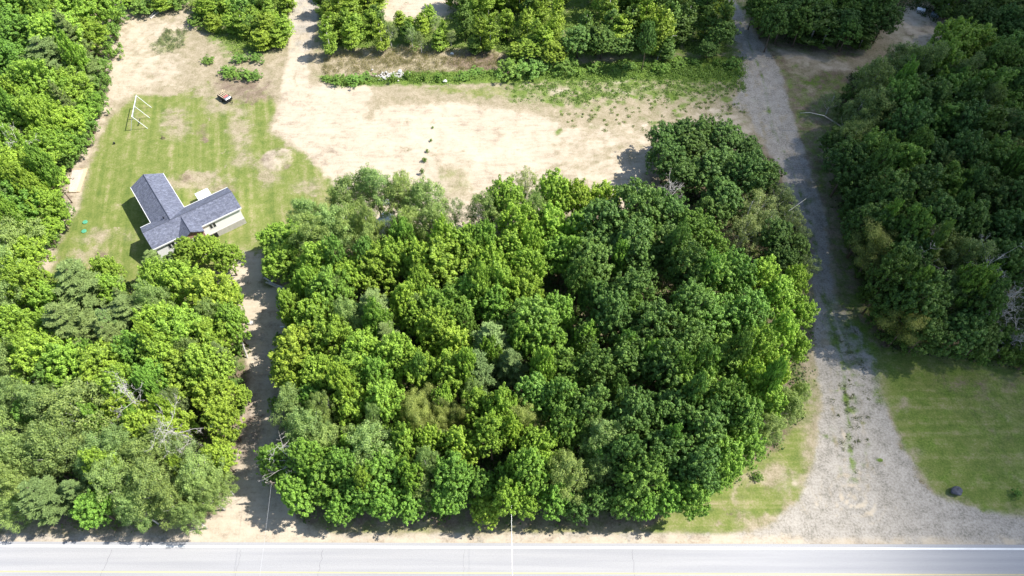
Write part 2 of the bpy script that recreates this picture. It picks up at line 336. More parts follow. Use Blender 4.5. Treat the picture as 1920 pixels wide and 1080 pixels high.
def dead_mesh(seed, h=11., lean=(0, 0), r0=.2, dens=1.):
    r = np.random.default_rng(seed); mb = MB()
    def grow(p, d, ln, rad, lev):
        pts = [p]; rr = [rad]; dd = d
        for i in range(4):
            dd = unit(dd + r.normal(size=3)*(.1 if lev == 0 else .22) + np.array([0, 0, .04])); pts.append(pts[-1] + dd*ln/4); rr.append(rad*(1-.2*(i+1)))
        mb.tube(pts, rr, 5 if lev < 2 else 3, False)
        if lev < 3:
            for k in range(int([14, 6, 4][lev]*dens)):
                t = r.uniform(.25 if lev == 0 else .15, 1); j = min(3, int(t*4)); q = pts[j] + (pts[j+1]-pts[j])*(t*4-j)
                nd = unit(dd*.6 + unit(r.normal(size=3))*.9); grow(q, nd, ln*r.uniform(.28, .45)*(1.1-.4*t), rad*(1-.8*t)*.5+.012, lev+1)
    grow(np.zeros(3), unit(np.array([lean[0], lean[1], 1.])), h, r0, 0)
    return mb

# ------------------------------------------------------------------ ground cover maps
LAWN, SAND, GRAV, DRY, WEED, SOIL = range(6)
xs = np.concatenate([[-3000, -1200, -500, -260, -190], np.arange(-150, 150.01, .5), [190, 260, 500, 1200, 3000]])
ys = np.concatenate([[-2500, -900, -300, -100, -40, -10], np.arange(0, 200.01, .5), [230, 300, 500, 1200, 3500]])
GX, GY = np.meshgrid(xs, ys); PX = np.stack([GX.ravel(), GY.ravel()], 1)
def sdist(poly, pts=None):
    """signed distance (inside positive) of points to a polygon given in photo readings"""
    pts = PX if pts is None else pts
    w_ = np.array([g(a, b)[:2] for a, b in poly]); dmin = np.full(len(pts), 1e9); ins = np.zeros(len(pts), bool)
    for i in range(len(w_)):
        a = w_[i]; b_ = w_[(i+1) % len(w_)]; e = b_-a; t = np.clip(((pts-a) @ e)/(e @ e), 0, 1)
        dmin = np.minimum(dmin, np.hypot(*(pts - a - t[:, None]*e).T))
        c = ((a[1] > pts[:, 1]) != (b_[1] > pts[:, 1])) & (pts[:, 0] < (b_[0]-a[0])*(pts[:, 1]-a[1])/(b_[1]-a[1]+1e-12)+a[0]); ins ^= c
    return np.where(ins, dmin, -dmin)
Mk = np.zeros((len(PX), 6)); Mk[:, SOIL] = .6; Mk[:, WEED] = .4
def lay(poly, ch, s=1., soft=1.):
    d = sdist(poly); wgt = np.clip(d/(2*soft)+.5, 0, 1); wgt = (wgt*wgt*(3-2*wgt)*s)[:, None]
    Mk[:] = Mk*(1-wgt); Mk[:, ch] += wgt[:, 0]; return d
def spot(x, y, rx, ry, ch, s=1., soft=1.5):
    return lay([(x+rx*math.cos(a), y+ry*math.sin(a)) for a in np.linspace(0, 2*math.pi, 14, endpoint=False)], ch, s, soft)
OPEN = [(190, 10), (360, 0), (1395, -40), (1400, 200), (1480, 230), (1430, 300), (1240, 370), (1000, 420), (880, 450), (640, 460), (560, 480), (440, 530), (300, 540), (60, 530), (65, 480), (130, 370), (150, 270), (180, 210), (200, 100)]
lay(OPEN, DRY, .9, 1.5)
lay([(330, -40), (560, -40), (540, 90), (430, 110), (380, 60)], WEED, .7, 3)
lay([(590, -60), (1400, -60), (1400, 110), (1000, 110), (600, 95)], WEED, .75, 3)
lay([(600, 95), (800, 85), (960, 100), (950, 140), (600, 150)], DRY, .75, 2)
spot(890, 115, 60, 18, SOIL, .8, 2)
DL = lay([(215, 215), (255, 175), (330, 180), (380, 150), (430, 150), (500, 170), (520, 200), (500, 245), (560, 280), (620, 330), (640, 380), (600, 440), (480, 480), (300, 540), (90, 540), (100, 470), (150, 380), (170, 300), (195, 235)], LAWN, .95, 1.5)
for a in ((330, 345, 26, 12), (370, 330, 20, 10), (470, 300, 40, 14), (560, 265, 25, 12), (395, 345, 40, 20), (185, 445, 18, 14), (178, 482, 20, 10), (240, 442, 10, 7), (430, 470, 22, 12), (450, 240, 22, 40), (500, 330, 26, 20), (580, 350, 25, 12), (410, 200, 30, 14), (330, 230, 26, 30), (150, 470, 10, 25), (540, 440, 30, 10)):
    spot(*a, DRY, .72, 2.5)
for a in ((350, 335, 18, 8), (425, 355, 22, 10), (187, 478, 16, 9), (382, 250, 12, 18)): spot(*a, SOIL, .5, 1.5)
lay([(260, 165), (420, 135), (495, 140), (500, 175), (430, 190), (330, 175)], DRY, .75, 3)
lay([(400, 135), (500, 150), (520, 190), (450, 195), (400, 165)], SOIL, .55, 2.5)
lay([(205, 60), (240, 60), (215, 200), (180, 260), (168, 300), (150, 375), (110, 460), (100, 510), (55, 500), (100, 390), (145, 280), (165, 215)], SOIL, .45, 2.5)
lay([(205, 60), (240, 60), (215, 200), (180, 260), (168, 300), (150, 375), (110, 460), (100, 510), (55, 500), (100, 390), (145, 280), (165, 215)], SAND, .5, 2)
lay([(225, 30), (350, 25), (360, 45), (320, 95), (345, 115), (330, 160), (220, 190), (200, 110)], SAND, .6, 4)
lay([(280, 85), (310, 60), (350, 60), (345, 90), (300, 100)], LAWN, .4, 2)
spot(521, 299, 31, 23, SOIL, .45, .4); spot(521, 299, 30, 22, SAND, .45, .4)
lay([(515, 245), (540, 195), (575, 160), (690, 155), (722, 195), (860, 190), (1000, 210), (1060, 240), (1130, 235), (1240, 225), (1400, 190), (1460, 230), (1440, 260), (1230, 260), (1210, 330), (1180, 390), (960, 400), (900, 440), (820, 430), (650, 430), (630, 345), (570, 285)], SAND, .96, 1.6)
lay([(690, 160), (760, 165), (900, 175), (1000, 185), (1080, 215), (1000, 212), (860, 192), (720, 200), (700, 230), (680, 220)], DRY, .7, 2)
lay([(760, 160), (960, 158), (1000, 180), (880, 185)], LAWN, .6, 2.5)
lay([(810, 300), (880, 305), (890, 380), (830, 390)], DRY, .6, 3); spot(850, 340, 35, 28, LAWN, .3, 3)
lay([(1080, 215), (1390, 150), (1400, 200), (1250, 240), (1100, 240)], DRY, .45, 3)
lay([(940, 150), (1400, 130), (1400, 175), (1250, 195), (1190, 185), (1090, 200), (1060, 195), (960, 192)], WEED, .62, 4.5)
for _ in range(40): spot(random.uniform(950, 1400), random.uniform(145, 190), random.uniform(4, 20), random.uniform(2, 6), random.choice((DRY, DRY, SAND)), random.uniform(.3, .65), 1.2)
for _ in range(46):
    x = random.uniform(1040, 1400); spot(x, random.uniform(195, 250)-(x-1040)*.06, random.uniform(3, 9), random.uniform(2, 5), WEED, .7, .8)
lay([(1220, 255), (1480, 235), (1500, 300), (1400, 380), (1210, 350)], SOIL, .5, 3)
lay([(560, -60), (610, -60), (592, 50), (577, 110), (578, 160), (545, 235), (512, 245), (528, 160), (542, 100), (536, 50)], SAND, .85, 1.2)
lay([(560, -60), (605, -60), (592, 50), (580, 100), (542, 100), (540, 50)], GRAV, .5, 1.2)
lay([(715, -80), (925, -80), (905, 5), (800, 40), (715, 38)], SAND, .95, 1.5)
lay([(590, 142), (720, 145), (750, 135), (940, 132), (1100, 118), (1400, 105), (1400, 150), (1250, 150), (1100, 150), (960, 155), (740, 160), (640, 162)], WEED, .9, 1)
lay([(0, 1200), (0, 985), (560, 985), (1250, 985), (1500, 960), (1960, 980), (1960, 1200)], DRY, .7, 2)
lay([(600, 985), (1240, 985), (1240, 1003), (600, 1003)], LAWN, .35, 1)
lay([(1230, 1003), (1240, 965), (1350, 900), (1440, 850), (1500, 790), (1525, 650), (1560, 640), (1545, 800), (1530, 880), (1495, 950), (1430, 985), (1380, 1003)], LAWN, .72, 1.2)
lay([(1500, 650), (1545, 640), (1545, 860), (1500, 900)], DRY, .4, 2); spot(1455, 885, 26, 16, DRY, .8, 1.5); spot(1475, 905, 25, 14, SAND, .3, 1.5)
lay([(1830, 560), (2000, 560), (2000, 700), (1830, 680)], WEED, .8, 2)
RL = lay([(1640, 650), (1990, 700), (1990, 992), (1835, 965), (1760, 935), (1700, 850), (1655, 745)], LAWN, .95, .6)
lay([(1780, 690), (1990, 700), (1990, 960), (1850, 920), (1780, 820)], DRY, .22, 7); spot(1695, 765, 10, 22, DRY, .75, 1.2); spot(1720, 848, 16, 9, DRY, .7, 1.2)
lay([(1690, 680), (1990, 690), (1990, 770), (1700, 730)], SOIL, .25, 3); lay([(1640, 650), (1990, 700), (1990, 992), (1835, 965), (1760, 935), (1700, 850), (1655, 745)], WEED, .4, .6); lay([(1750, 700), (1990, 700), (1990, 900), (1850, 880)], SOIL, .15, 8)
GRP = [(1362, -40), (1378, 0), (1398, 40), (1432, 85), (1462, 130), (1478, 190), (1512, 300), (1552, 420), (1570, 560), (1632, 640), (1650, 740), (1690, 840), (1750, 928), (1840, 958), (2050, 995), (2050, 1080), (1380, 1080), (1390, 1003), (1440, 990), (1500, 940), (1528, 870), (1542, 760), (1530, 660), (1528, 560), (1515, 440), (1480, 360), (1440, 280), (1400, 210), (1370, 200), (1390, 160), (1385, 90), (1365, 40)]
lay(GRP, DRY, .8, 3.5); DG = lay(GRP, GRAV, .93, 1.0)
lay([(1475, 130), (1640, 160), (1640, 500), (1660, 660), (1635, 650), (1566, 560), (1552, 420), (1525, 300), (1485, 190)], SOIL, .5, 1.5)
lay([(1475, 130), (1640, 160), (1640, 500), (1660, 660), (1635, 650), (1566, 560), (1552, 420), (1525, 300), (1485, 190)], WEED, .4, 1.5)
lay([(1480, 150), (1560, 170), (1590, 420), (1640, 650), (1600, 600), (1566, 500), (1530, 300)], DRY, .3, 2)
lay([(1100, 200), (1400, 200), (1430, 250), (1240, 262), (1215, 330), (1100, 390), (1000, 380), (1040, 280)], DRY, .38, 5)
lay([(870, 210), (1000, 215), (1100, 260), (1200, 250), (1190, 300), (1000, 290)], DRY, .15, 4)
lay([(1450, 85), (1540, 100), (1640, 115), (1620, 150), (1560, 130), (1500, 150), (1480, 140)], DRY, .6, 2); lay([(1450, 90), (1540, 108), (1620, 125), (1600, 135), (1500, 130)], SAND, .45, 1.5)
lay([(1540, 560), (1560, 560), (1640, 650), (1600, 700), (1560, 640)], WEED, .45, 2)
for _ in range(90):
    t = random.random(); x = 1590+random.gauss(0, 22)+10*t; y = 600+t*310
    spot(x, y, random.uniform(2, 7), random.uniform(2, 6), WEED, random.uniform(.3, .6), .5)
lay([(1590, 560), (1625, 640), (1640, 760), (1655, 760), (1640, 650)], WEED, .4, 1)
def track(pts, half, ch, s_, wd, soft=.35):
    P_ = np.array([g(a, b)[:2] for a, b in pts]); dmin = np.full(len(PX), 1e9); sg = np.ones(len(PX))
    for a, b_ in zip(P_[:-1], P_[1:]):
        e = b_-a; t = np.clip(((PX-a) @ e)/(e @ e), 0, 1); v = PX-a-t[:, None]*e; dmin = np.minimum(dmin, np.hypot(*v.T))
    wgt = np.clip((wd-np.abs(dmin-half))/soft+.5, 0, 1)*s_; wgt = wgt[:, None]; Mk[:] = Mk*(1-wgt); Mk[:, ch] += wgt[:, 0]
for _ in range(120):
    t = random.random(); q_ = np.interp(t, [0, .25, .5, .75, 1], [1390, 1450, 1500, 1550, 1575]); spot(q_+random.gauss(0, 26), 30+t*620, random.uniform(3, 12), random.uniform(2, 7), random.choice((SAND, DRY, WEED, SOIL)), random.uniform(.15, .45), 1.)
RT = [(1375, 10), (1400, 70), (1432, 150), (1448, 240), (1490, 330), (1525, 430), (1545, 560), (1580, 680), (1592, 800), (1600, 900)]
track(RT, 0, WEED, .34, .35); track(RT, .95, SAND, .30, .28); track(RT, 2.2, DRY, .3, .3)
for pts in ([(560, 240), (700, 260), (900, 300), (1100, 320), (1230, 270), (1400, 225)], [(600, 330), (800, 300), (1000, 270), (1200, 245), (1400, 215)], [(640, 380), (760, 350), (900, 360), (1060, 335), (1200, 330)], [(570, 60), (560, 150), (590, 250), (640, 330), (640, 400)], [(580, 180), (700, 230), (900, 240), (1100, 270)], [(900, 400), (1000, 330), (1150, 290), (1300, 235)]):
    track(pts, .85, DRY, .35, .16, .3)
c1 = g(1600, 930)[:2]; rr = np.hypot(*(PX-c1).T); th = np.arctan2(*(PX-c1).T); ring = np.clip(np.sin(rr*4.6+.9*np.sin(th*2+.5)+.25*th), 0, 1)*np.clip(1.15-rr/6, 0, 1)*(.45+.55*np.sin(th*1.5+1.2)**2)*(DG > 0)
Mk[:, SAND] += 1.4*ring*Mk[:, GRAV]; Mk[:, GRAV] *= 1-.75*ring
c2 = g(1432, 940)[:2]; rr = np.hypot(*(PX-c2).T); ring = np.exp(-((rr-4.2)/.5)**2)+.6*np.exp(-((rr-3.1)/.4)**2)
Mk[:, DRY] += 1.0*ring*Mk[:, LAWN]; Mk[:, LAWN] *= 1-.4*np.clip(ring, 0, 1)
lay([(-200, 1001), (600, 1003), (1400, 1001), (2200, 1004), (2200, 1040), (-200, 1040)], GRAV, .75, .7)
lay([(-200, 1004), (2200, 1006), (2200, 1040), (-200, 1040)], SAND, .55, .7)
lay([(400, 1003), (1500, 1003), (1500, 1020), (400, 1020)], SAND, .35, 1)
DRV = [(425, 505), (455, 470), (490, 470), (492, 540), (552, 545), (552, 600), (545, 700), (520, 800), (515, 900), (560, 975), (620, 1012), (340, 1012), (400, 960), (435, 900), (440, 800), (470, 700), (455, 640), (440, 560)]
DD = lay(DRV, SAND, .9, 1.)
lay([(470, 590), (560, 580), (560, 960), (430, 960), (450, 800), (475, 700)], GRAV, .3, 2.5); lay([(420, 700), (500, 690), (490, 900), (420, 920)], SOIL, .3, 2)
lay([(1650, 75), (1700, 0), (1740, 10), (1800, 60), (1750, 110), (1680, 120)], SAND, .55, 2.5); lay([(1600, 40), (1700, 20), (1690, 130), (1600, 170)], DRY, .5, 3)
far = (np.abs(PX[:, 0]) > 160) | (PX[:, 1] > 205) | (PX[:, 1] < 2)
Mk[far] = 0; Mk[far, WEED] = .7; Mk[far, SOIL] = .3
# low relief: swells, a spoil heap, the raised brush line, wheel ruts
Z = .07*np.sin(PX[:, 0]*.21+1)*np.sin(PX[:, 1]*.17) + .04*np.sin(PX[:, 0]*.7+PX[:, 1]*.5)
mo = g(521, 299)[:2]; q = np.hypot(*((PX-mo)/np.array([3.2, 3.0])).T); Z += .38*np.clip(1-q**2, 0, 1)**.7
Z += .35*np.clip(sdist([(590, 140), (740, 142), (960, 130), (1250, 118), (1380, 112), (1380, 130), (1100, 145), (740, 156), (640, 158)])/2.5, 0, 1)
Z = np.where((PX[:, 1] < 27.5) | far, -.02, Z*np.clip((PX[:, 1]-27.5)/5, 0, 1)); Z = np.where(np.abs(PX[:, 1]-21.7) < 5, -.02, Z)
nx, ny = len(xs), len(ys); I = np.arange(nx*ny).reshape(ny, nx)
Q = np.stack([I[:-1, :-1], I[:-1, 1:], I[1:, 1:], I[1:, :-1]], -1).reshape(-1, 4)
qc = PX[Q].mean(1)
def cells(d): return d[Q].mean(1) > 0
own = np.zeros(len(Q), int)
SAND_D = sdist([(515, 245), (540, 195), (575, 160), (690, 155), (722, 195), (860, 190), (1000, 210), (1060, 240), (1130, 235), (1240, 225), (1370, 200), (1400, 250), (1230, 260), (1210, 330), (1180, 390), (960, 400), (900, 440), (820, 430), (650, 430), (630, 345), (570, 285)])
own[cells(SAND_D)] = 1; own[cells(np.maximum(DL, RL))] = 2; own[cells(DG)] = 3; own[cells(DD)] = 4
own[cells(sdist([(560, -60), (610, -60), (592, 50), (577, 110), (578, 160), (545, 235), (512, 245), (528, 160), (542, 100), (536, 50)]))] = 5
for k, nm in enumerate(('ground', 'sand_clearing', 'lawn', 'gravel_road', 'driveway', 'dirt_track')):
    q = Q[own == k]; used, inv = np.unique(q, return_inverse=True); inv = inv.reshape(-1, 4)
    me = bpy.data.meshes.new(nm); V = np.stack([PX[used, 0], PX[used, 1], Z[used]], 1)
    me.vertices.add(len(used)); me.vertices.foreach_set('co', V.ravel().astype(np.float32)); me.loops.add(4*len(q)); me.loops.foreach_set('vertex_index', inv.ravel().astype(np.int32))
    me.polygons.add(len(q)); me.polygons.foreach_set('loop_start', np.arange(0, 4*len(q), 4, dtype=np.int32)); me.update(calc_edges=True); me.materials.append(MAT['ground'])
    for j, an in enumerate(('cover_a', 'cover_b')):
        a = me.attributes.new(an, 'FLOAT_COLOR', 'POINT'); cc = np.ones((len(used), 4), np.float32); cc[:, :3] = Mk[used, 3*j:3*j+3]; a.data.foreach_set('color', cc.ravel())
    me.shade_smooth(); o = bpy.data.objects.new(nm, me); C.objects.link(o); tag(o, kind='structure')

# ------------------------------------------------------------------ highway
def strip(name, y0, y1, z, mat, slope=-.003, x0=-400, x1=400, n=60):
    mb = MB(); X = np.linspace(x0, x1, n)
    vs = [(x, y0+slope*x, z) for x in X] + [(x, y1+slope*x, z) for x in X]
    mb.add(vs, [(i, i+1, n+i+1, n+i) for i in range(n-1)]); o = mb.build(name, mat); tag(o, kind='structure'); return o
strip('highway', 17.2, 25.75, .012, MAT['asphalt'])
strip('edge_line', 25.02, 25.3, .017, MAT['wline']); strip('edge_line', 18.1, 18.35, .017, MAT['wline'])
strip('centre_line', 21.66, 21.8, .017, MAT['yline'])
mb = MB()
for px, w_ in ((190, .03), (448, .02), (602, .03), (870, .015), (1187, .025), (-40, .05)):
    x = g(px, 1050)[0]; pts = [(x+random.gauss(0, .07)+(.06*i if px == 190 else 0), 17.3+i*.42) for i in range(19)]
    for (a, b_), (c, d_) in zip(pts, pts[1:]): mb.add([(a-w_, b_, .0165), (a+w_, b_, .0165), (c+w_, d_, .0165), (c-w_, d_, .0165)], [(0, 1, 2, 3)])
tag(mb.build('road_cracks', MAT['crack']), kind='structure')

# ------------------------------------------------------------------ cloud drifting between the sun and the right side of the site
def cloud():
    m, n, N, L, b = newmat('thin_cloud'); tc = N.new('ShaderNodeTexCoord')
    mp = N.new('ShaderNodeMapping'); mp.inputs['Scale'].default_value = (1, 1, 0); L.new(tc.outputs['Object'], mp.inputs[0])
    ln = N.new('ShaderNodeVectorMath'); ln.operation = 'LENGTH'; L.new(mp.outputs[0], ln.inputs[0])
    no = N.new('ShaderNodeTexNoise'); no.inputs['Scale'].default_value = 7; no.inputs['Detail'].default_value = 4; L.new(tc.outputs['Object'], no.inputs['Vector'])
    ad = N.new('ShaderNodeMath'); ad.operation = 'MULTIPLY_ADD'; L.new(no.outputs['Fac'], ad.inputs[0]); ad.inputs[1].default_value = .10; L.new(ln.outputs['Value'], ad.inputs[2])
    mr = N.new('ShaderNodeMapRange'); mr.interpolation_type = 'SMOOTHSTEP'; L.new(ad.outputs[0], mr.inputs[0])
    mr.inputs[1].default_value = .81; mr.inputs[2].default_value = 1.03; mr.inputs[3].default_value = .72; mr.inputs[4].default_value = 0
    d = N.new('ShaderNodeBsdfDiffuse'); d.inputs[0].default_value = (.9, .9, .9, 1); t = N.new('ShaderNodeBsdfTransparent')
    ms = N.new('ShaderNodeMixShader'); L.new(mr.outputs[0], ms.inputs[0]); L.new(t.outputs[0], ms.inputs[1]); L.new(d.outputs[0], ms.inputs[2])
    L.new(ms.outputs[0], N['Material Output'].inputs[0])
    import bmesh
    bm = bmesh.new(); bmesh.ops.create_icosphere(bm, subdivisions=5, radius=1)
    for v in bm.verts:
        k = 1+.015*math.sin(v.co.x*9)*math.sin(v.co.y*8+1); v.co *= k
    me = bpy.data.meshes.new('cloud'); bm.to_mesh(me); bm.free(); me.materials.append(m); me.shade_smooth()
    o = bpy.data.objects.new('cloud', me); C.objects.link(o); tag(o, kind='structure')
    t_ = np.array([205, 115, 0]) + sd*(700/sd[2]); o.location = t_; o.scale = (180, 560, 20); o.rotation_euler = (0, 0, R_(9))
cloud()

# ------------------------------------------------------------------ house
A37 = R_(36.5); HO = np.array([-63.65, 75.29, 0.])
def house_pt(x, y): return HO + np.array([x*math.cos(A37)-y*math.sin(A37), x*math.sin(A37)+y*math.cos(A37), 0])
hs = empty('ranch_house', HO, A37, label='white single-storey house with blue-grey shingled T-shaped roof on the lawn', cat='house'); hs.scale = (1, 1, 1.2)
EZ, RZ = 3.72, 5.05
mb = MB(); mb.box(.05, 16.1, .2, 5.85, 1.2, 3.62); mb.box(2.0, 7.5, 5.8, 16.8, 1.2, 3.62)
# gable ends
for x in (.05, 16.1): pass
mb.add([(.05, .2, 3.62), (.05, 5.85, 3.62), (.05, 3.1, 4.85), (16.1, .2, 3.62), (16.1, 5.85, 3.62), (16.1, 3.1, 4.85)], [(0, 2, 1), (3, 4, 5), (0, 3, 5, 2), (1, 2, 5, 4)])
mb.add([(2.0, 5.9, 3.62), (7.5, 5.9, 3.62), (4.75, 5.9, 4.85), (2.0, 16.8, 3.62), (7.5, 16.8, 3.62), (4.75, 16.8, 4.85)], [(0, 1, 2), (3, 5, 4), (0, 2, 5, 3), (1, 4, 5, 2)])
mb.build('wall', MAT['white'], hs)
mb = MB(); mb.box(.0, 16.15, .12, 5.9, -.2, 1.2); mb.box(1.95, 7.55, 5.9, 16.85, -.2, 1.2); mb.build('foundation', MAT['conc'], hs)
def slope(mb, e0, e1, r1, r0, th=.14):
    vs = [e0, e1, r1, r0] + [(p[0], p[1], p[2]-th) for p in (e0, e1, r1, r0)]
    mb.add(vs, [(0, 1, 2, 3), (7, 6, 5, 4), (0, 4, 5, 1), (1, 5, 6, 2), (2, 6, 7, 3), (3, 7, 4, 0)])
rf = MB()
slope(rf, (-.33, -.1, EZ), (16.45, -.1, EZ), (16.45, 3.06, RZ), (-.33, 3.06, RZ))
slope(rf, (16.45, 6.22, EZ), (-.33, 6.22, EZ), (-.33, 3.06, RZ+.003), (16.45, 3.06, RZ+.003))
slope(rf, (1.63, 17.18, EZ), (1.63, 4.2, EZ), (4.76, 3.06, RZ+.006), (4.76, 17.18, RZ+.006))
slope(rf, (7.9, 4.2, EZ), (7.9, 17.18, EZ), (4.76, 17.18, RZ+.01), (4.76, 3.06, RZ+.01))
roof = rf.build('roof', MAT['roof'], hs)
rf = MB()
slope(rf, (4.45, -1.5, 3.75), (4.45, .5, 3.75), (6.6, 2.9, 4.92), (6.6, -1.6, 4.92)); slope(rf, (8.75, .5, 3.75), (8.75, -1.5, 3.75), (6.6, -1.6, 4.925), (6.6, 2.9, 4.925))
rf.build('porch_roof', MAT['roof'], hs)
mb = MB(); mb.tube([(-.33, 3.06, RZ+.02), (16.45, 3.06, RZ+.02)], .07, 5); mb.tube([(4.76, 3.2, RZ+.03), (4.76, 17.18, RZ+.03)], .07, 5); mb.tube([(6.6, 2.9, 4.95), (6.6, -1.6, 4.95)], .06, 5)
mb.build('ridge_cap', simple('dark_ridge_shingle', (.10, .11, .15), .85, .2, 3), roof)
mb = MB(); mb.box(-.33, 4.42, -.19, -.1, 3.52, 3.74); mb.box(8.78, 16.45, -.19, -.1, 3.52, 3.74); mb.box(-.33, 1.6, 6.22, 6.31, 3.52, 3.74); mb.box(7.93, 16.45, 6.22, 6.31, 3.52, 3.74)
mb.box(1.54, 1.63, 6.3, 17.18, 3.52, 3.74); mb.box(7.9, 7.99, 6.33, 17.18, 3.52, 3.74); mb.build('gutter', MAT['trim'], hs)
for ys_, n in ((.02, 1), (.0, 0)): pass
mb = MB(); mb.box(4.6, 8.6, -1.15, .3, 0, 3.6); mb.add([(4.6, -1.15, 3.6), (8.6, -1.15, 3.6), (6.6, -1.15, 4.7), (4.6, .3, 3.6), (8.6, .3, 3.6), (6.6, .3, 4.7)], [(0, 1, 2), (3, 5, 4), (0, 2, 5, 3), (1, 4, 5, 2)])
bk = mb.build('brick_front', MAT['brick'], hs)
mb = MB(); mb.box(6.1, 7.1, -1.2, -1.14, 1.2, 3.2); d_ = mb.build('door', MAT['white'], hs); mb = MB(); mb.tube([(6.95, -1.26, 2.2), (6.95, -1.2, 2.2)], .04, 6); mb.build('handle', MAT['metal'], d_)
mb = MB()
for i in range(5): mb.box(5.9, 7.3, -1.5-.3*i-.3, -1.5-.3*i, 0, 1.1-.22*i)
mb.box(5.7, 7.5, -1.5, -1.16, 0, 1.15); mb.build('steps', MAT['conc'], hs)
def window(x0, x1, y, z0, z1, nrm=-1):
    mb = MB(); t = .06
    for a in ((x0-t, x0), (x1, x1+t)): mb.box(a[0], a[1], min(y, y+nrm*.05), max(y, y+nrm*.05), z0-t, z1+t)
    for a in ((z0-t, z0), (z1, z1+t)): mb.box(x0, x1, min(y, y+nrm*.05), max(y, y+nrm*.05), a[0], a[1])
    wn = mb.build('window', MAT['trim'], hs); mb = MB(); mb.box(x0, x1, y-.02, y+.02, z0, z1); mb.build('pane', MAT['glass'], wn)
for x0 in (2.15, 2.8, 9.95, 10.6): window(x0, x0+.46, .2, 2.15, 3.05)
for x0 in (13.4, 9.2): window(x0, x0+.9, 5.85, 2.2, 3.2, 1)
for x0, x1 in ((2.6, 4.3), (9.0, 10.6)):
    mb = MB(); mb.box(x0, x1, .06, .2, .05, 1.05); mb.build('basement_opening', MAT['dark'], hs)
mb = MB(); mb.tube([(3.95, 4.5, 4.3), (3.95, 4.5, 5.15)], .09, 8); mb.build('vent_pipe', MAT['black'], hs)

sh = empty('garden_shed', house_pt(12.15, 9.75), A37, label='small shed with flat white roof behind the house', cat='shed')
mb = MB(); mb.box(-1.15, 1.15, -1.0, 1.05, 0, 2.05); mb.build('wall', MAT['cloth'], sh)
mb = MB(); mb.bbox(-1.3, 1.3, -1.15, 1.2, 2.053, 2.2, .04); mb.build('roof', MAT['wmetal'], sh)
mb = MB(); mb.box(-.45, .45, 1.05, 1.09, .05, 1.85); mb.build('door', MAT['dark'], sh)

# ------------------------------------------------------------------ yard things
def zpx(a, b): return 180+a/6.75, 150+b/6.75
s0 = g(*zpx(548, 625)); s1 = g(*zpx(600, 360)); ax = s1[:2]-s0[:2]; LS = np.hypot(*ax); ra = math.atan2(ax[1], ax[0])
sw = empty('swing_set', (s0[0], s0[1], 0), ra, label='tall white A-frame swing set on the lawn behind the house', cat='swing set')
HT = 3.5
mb = MB(); mb.tube([(-.15, 0, HT), (LS+.15, 0, HT)], .075, 8); mb.build('top_bar', MAT['wmetal'], sw)
for i in range(3):
    for s in (-1, 1):
        mb = MB(); mb.tube([(LS*i/2, 0, HT), (LS*i/2+.0, s*1.7, 0)], .055, 8); mb.build('leg', MAT['wmetal'], sw)
for x in (LS*.2, LS*.36):
    mb = MB(); mb.tube([(x-.2, 0, HT-.05), (x-.2, 0, .55)], .012, 4); mb.tube([(x+.2, 0, HT-.05), (x+.2, 0, .55)], .012, 4); ch = mb.build('chain', MAT['metal'], sw)
    mb = MB(); mb.box(x-.25, x+.25, -.12, .12, .5, .55); mb.build('seat', MAT['black'], ch)

p = g(424, 187); tr = empty('utility_trailer', (p[0], p[1], 0), R_(-38), label='small black trailer carrying pale boards and a red panel at the lawn edge', cat='trailer')
mb = MB(); mb.box(-1.6, 1.4, -.8, .8, .45, .52); mb.box(-1.6, 1.4, -.83, -.76, .52, .95); mb.box(-1.6, 1.4, .76, .83, .52, .95); mb.box(-1.66, -1.6, -.83, .83, .45, .95); mb.box(1.4, 1.46, -.83, .83, .45, .95); mb.build('bed', MAT['black'], tr)
mb = MB(); mb.tube([(1.4, -.5, .45), (2.5, 0, .45)], .05, 6); mb.tube([(1.4, .5, .45), (2.5, 0, .45)], .05, 6); mb.tube([(2.4, 0, .45), (2.4, 0, 0)], .04, 6); mb.build('drawbar', MAT['black'], tr)
for s in (-1, 1):
    mb = MB(); mb.tube([(-.2, s*.9, .36), (-.2, s*1.08, .36)], .36, 16); wh = mb.build('wheel', MAT['rubber'], tr); mb = MB(); mb.tube([(-.2, s*1.08, .36), (-.2, s*1.1, .36)], .18, 10); mb.build('rim', MAT['metal'], wh)
mb = MB(); mb.bbox(.75, 1.38, -.7, .7, .53, 1.1, .06); mb.build('tool_box', MAT['metal'], tr)
def lone(name, mb, mat, label, cat, group=None, loc=None, rz=0., smooth=False):
    o = mb.build(name, mat, smooth=smooth); tag(o, label, cat, group)
    if loc is not None: o.location = loc; o.rotation_euler = (0, 0, rz)
    return o
for k, (y, ln) in enumerate(((-.55, 2.9), (-.15, 2.6), (.25, 2.7), (.6, 2.4))):
    mb = MB(); mb.box(-1.5, -1.5+ln*.85, y-.09, y+.09, .96+.02*k, 1.02+.02*k)
    lone('board', mb, MAT['wood'], 'pale board on the black trailer, %s from the front edge' % ('first', 'second', 'third', 'fourth')[k], 'board', 'boards loaded on the trailer', (p[0], p[1], 0), R_(-38))
mb = MB(); mb.box(.1, .72, -.5, .55, 1.1, 1.16); lone('panel', mb, MAT['pink'], 'faded red panel lying across the boards on the trailer', 'panel', None, (p[0], p[1], 0), R_(-38))
q = g(421, 172)
for k, dx in enumerate((0, .45)):
    mb = MB(); mb.box(-.07, .07, -1.2, .2, .9, .97, __import__('mathutils').Matrix.Rotation(R_(12+8*k), 4, 'X'))
    lone('plank', mb, MAT['wood'], ('longer', 'shorter')[k] + ' yellow plank sticking up past the far end of the trailer', 'plank', 'planks sticking out of the trailer', (q[0]+dx*.9, q[1]-.4, .0), R_(-3))

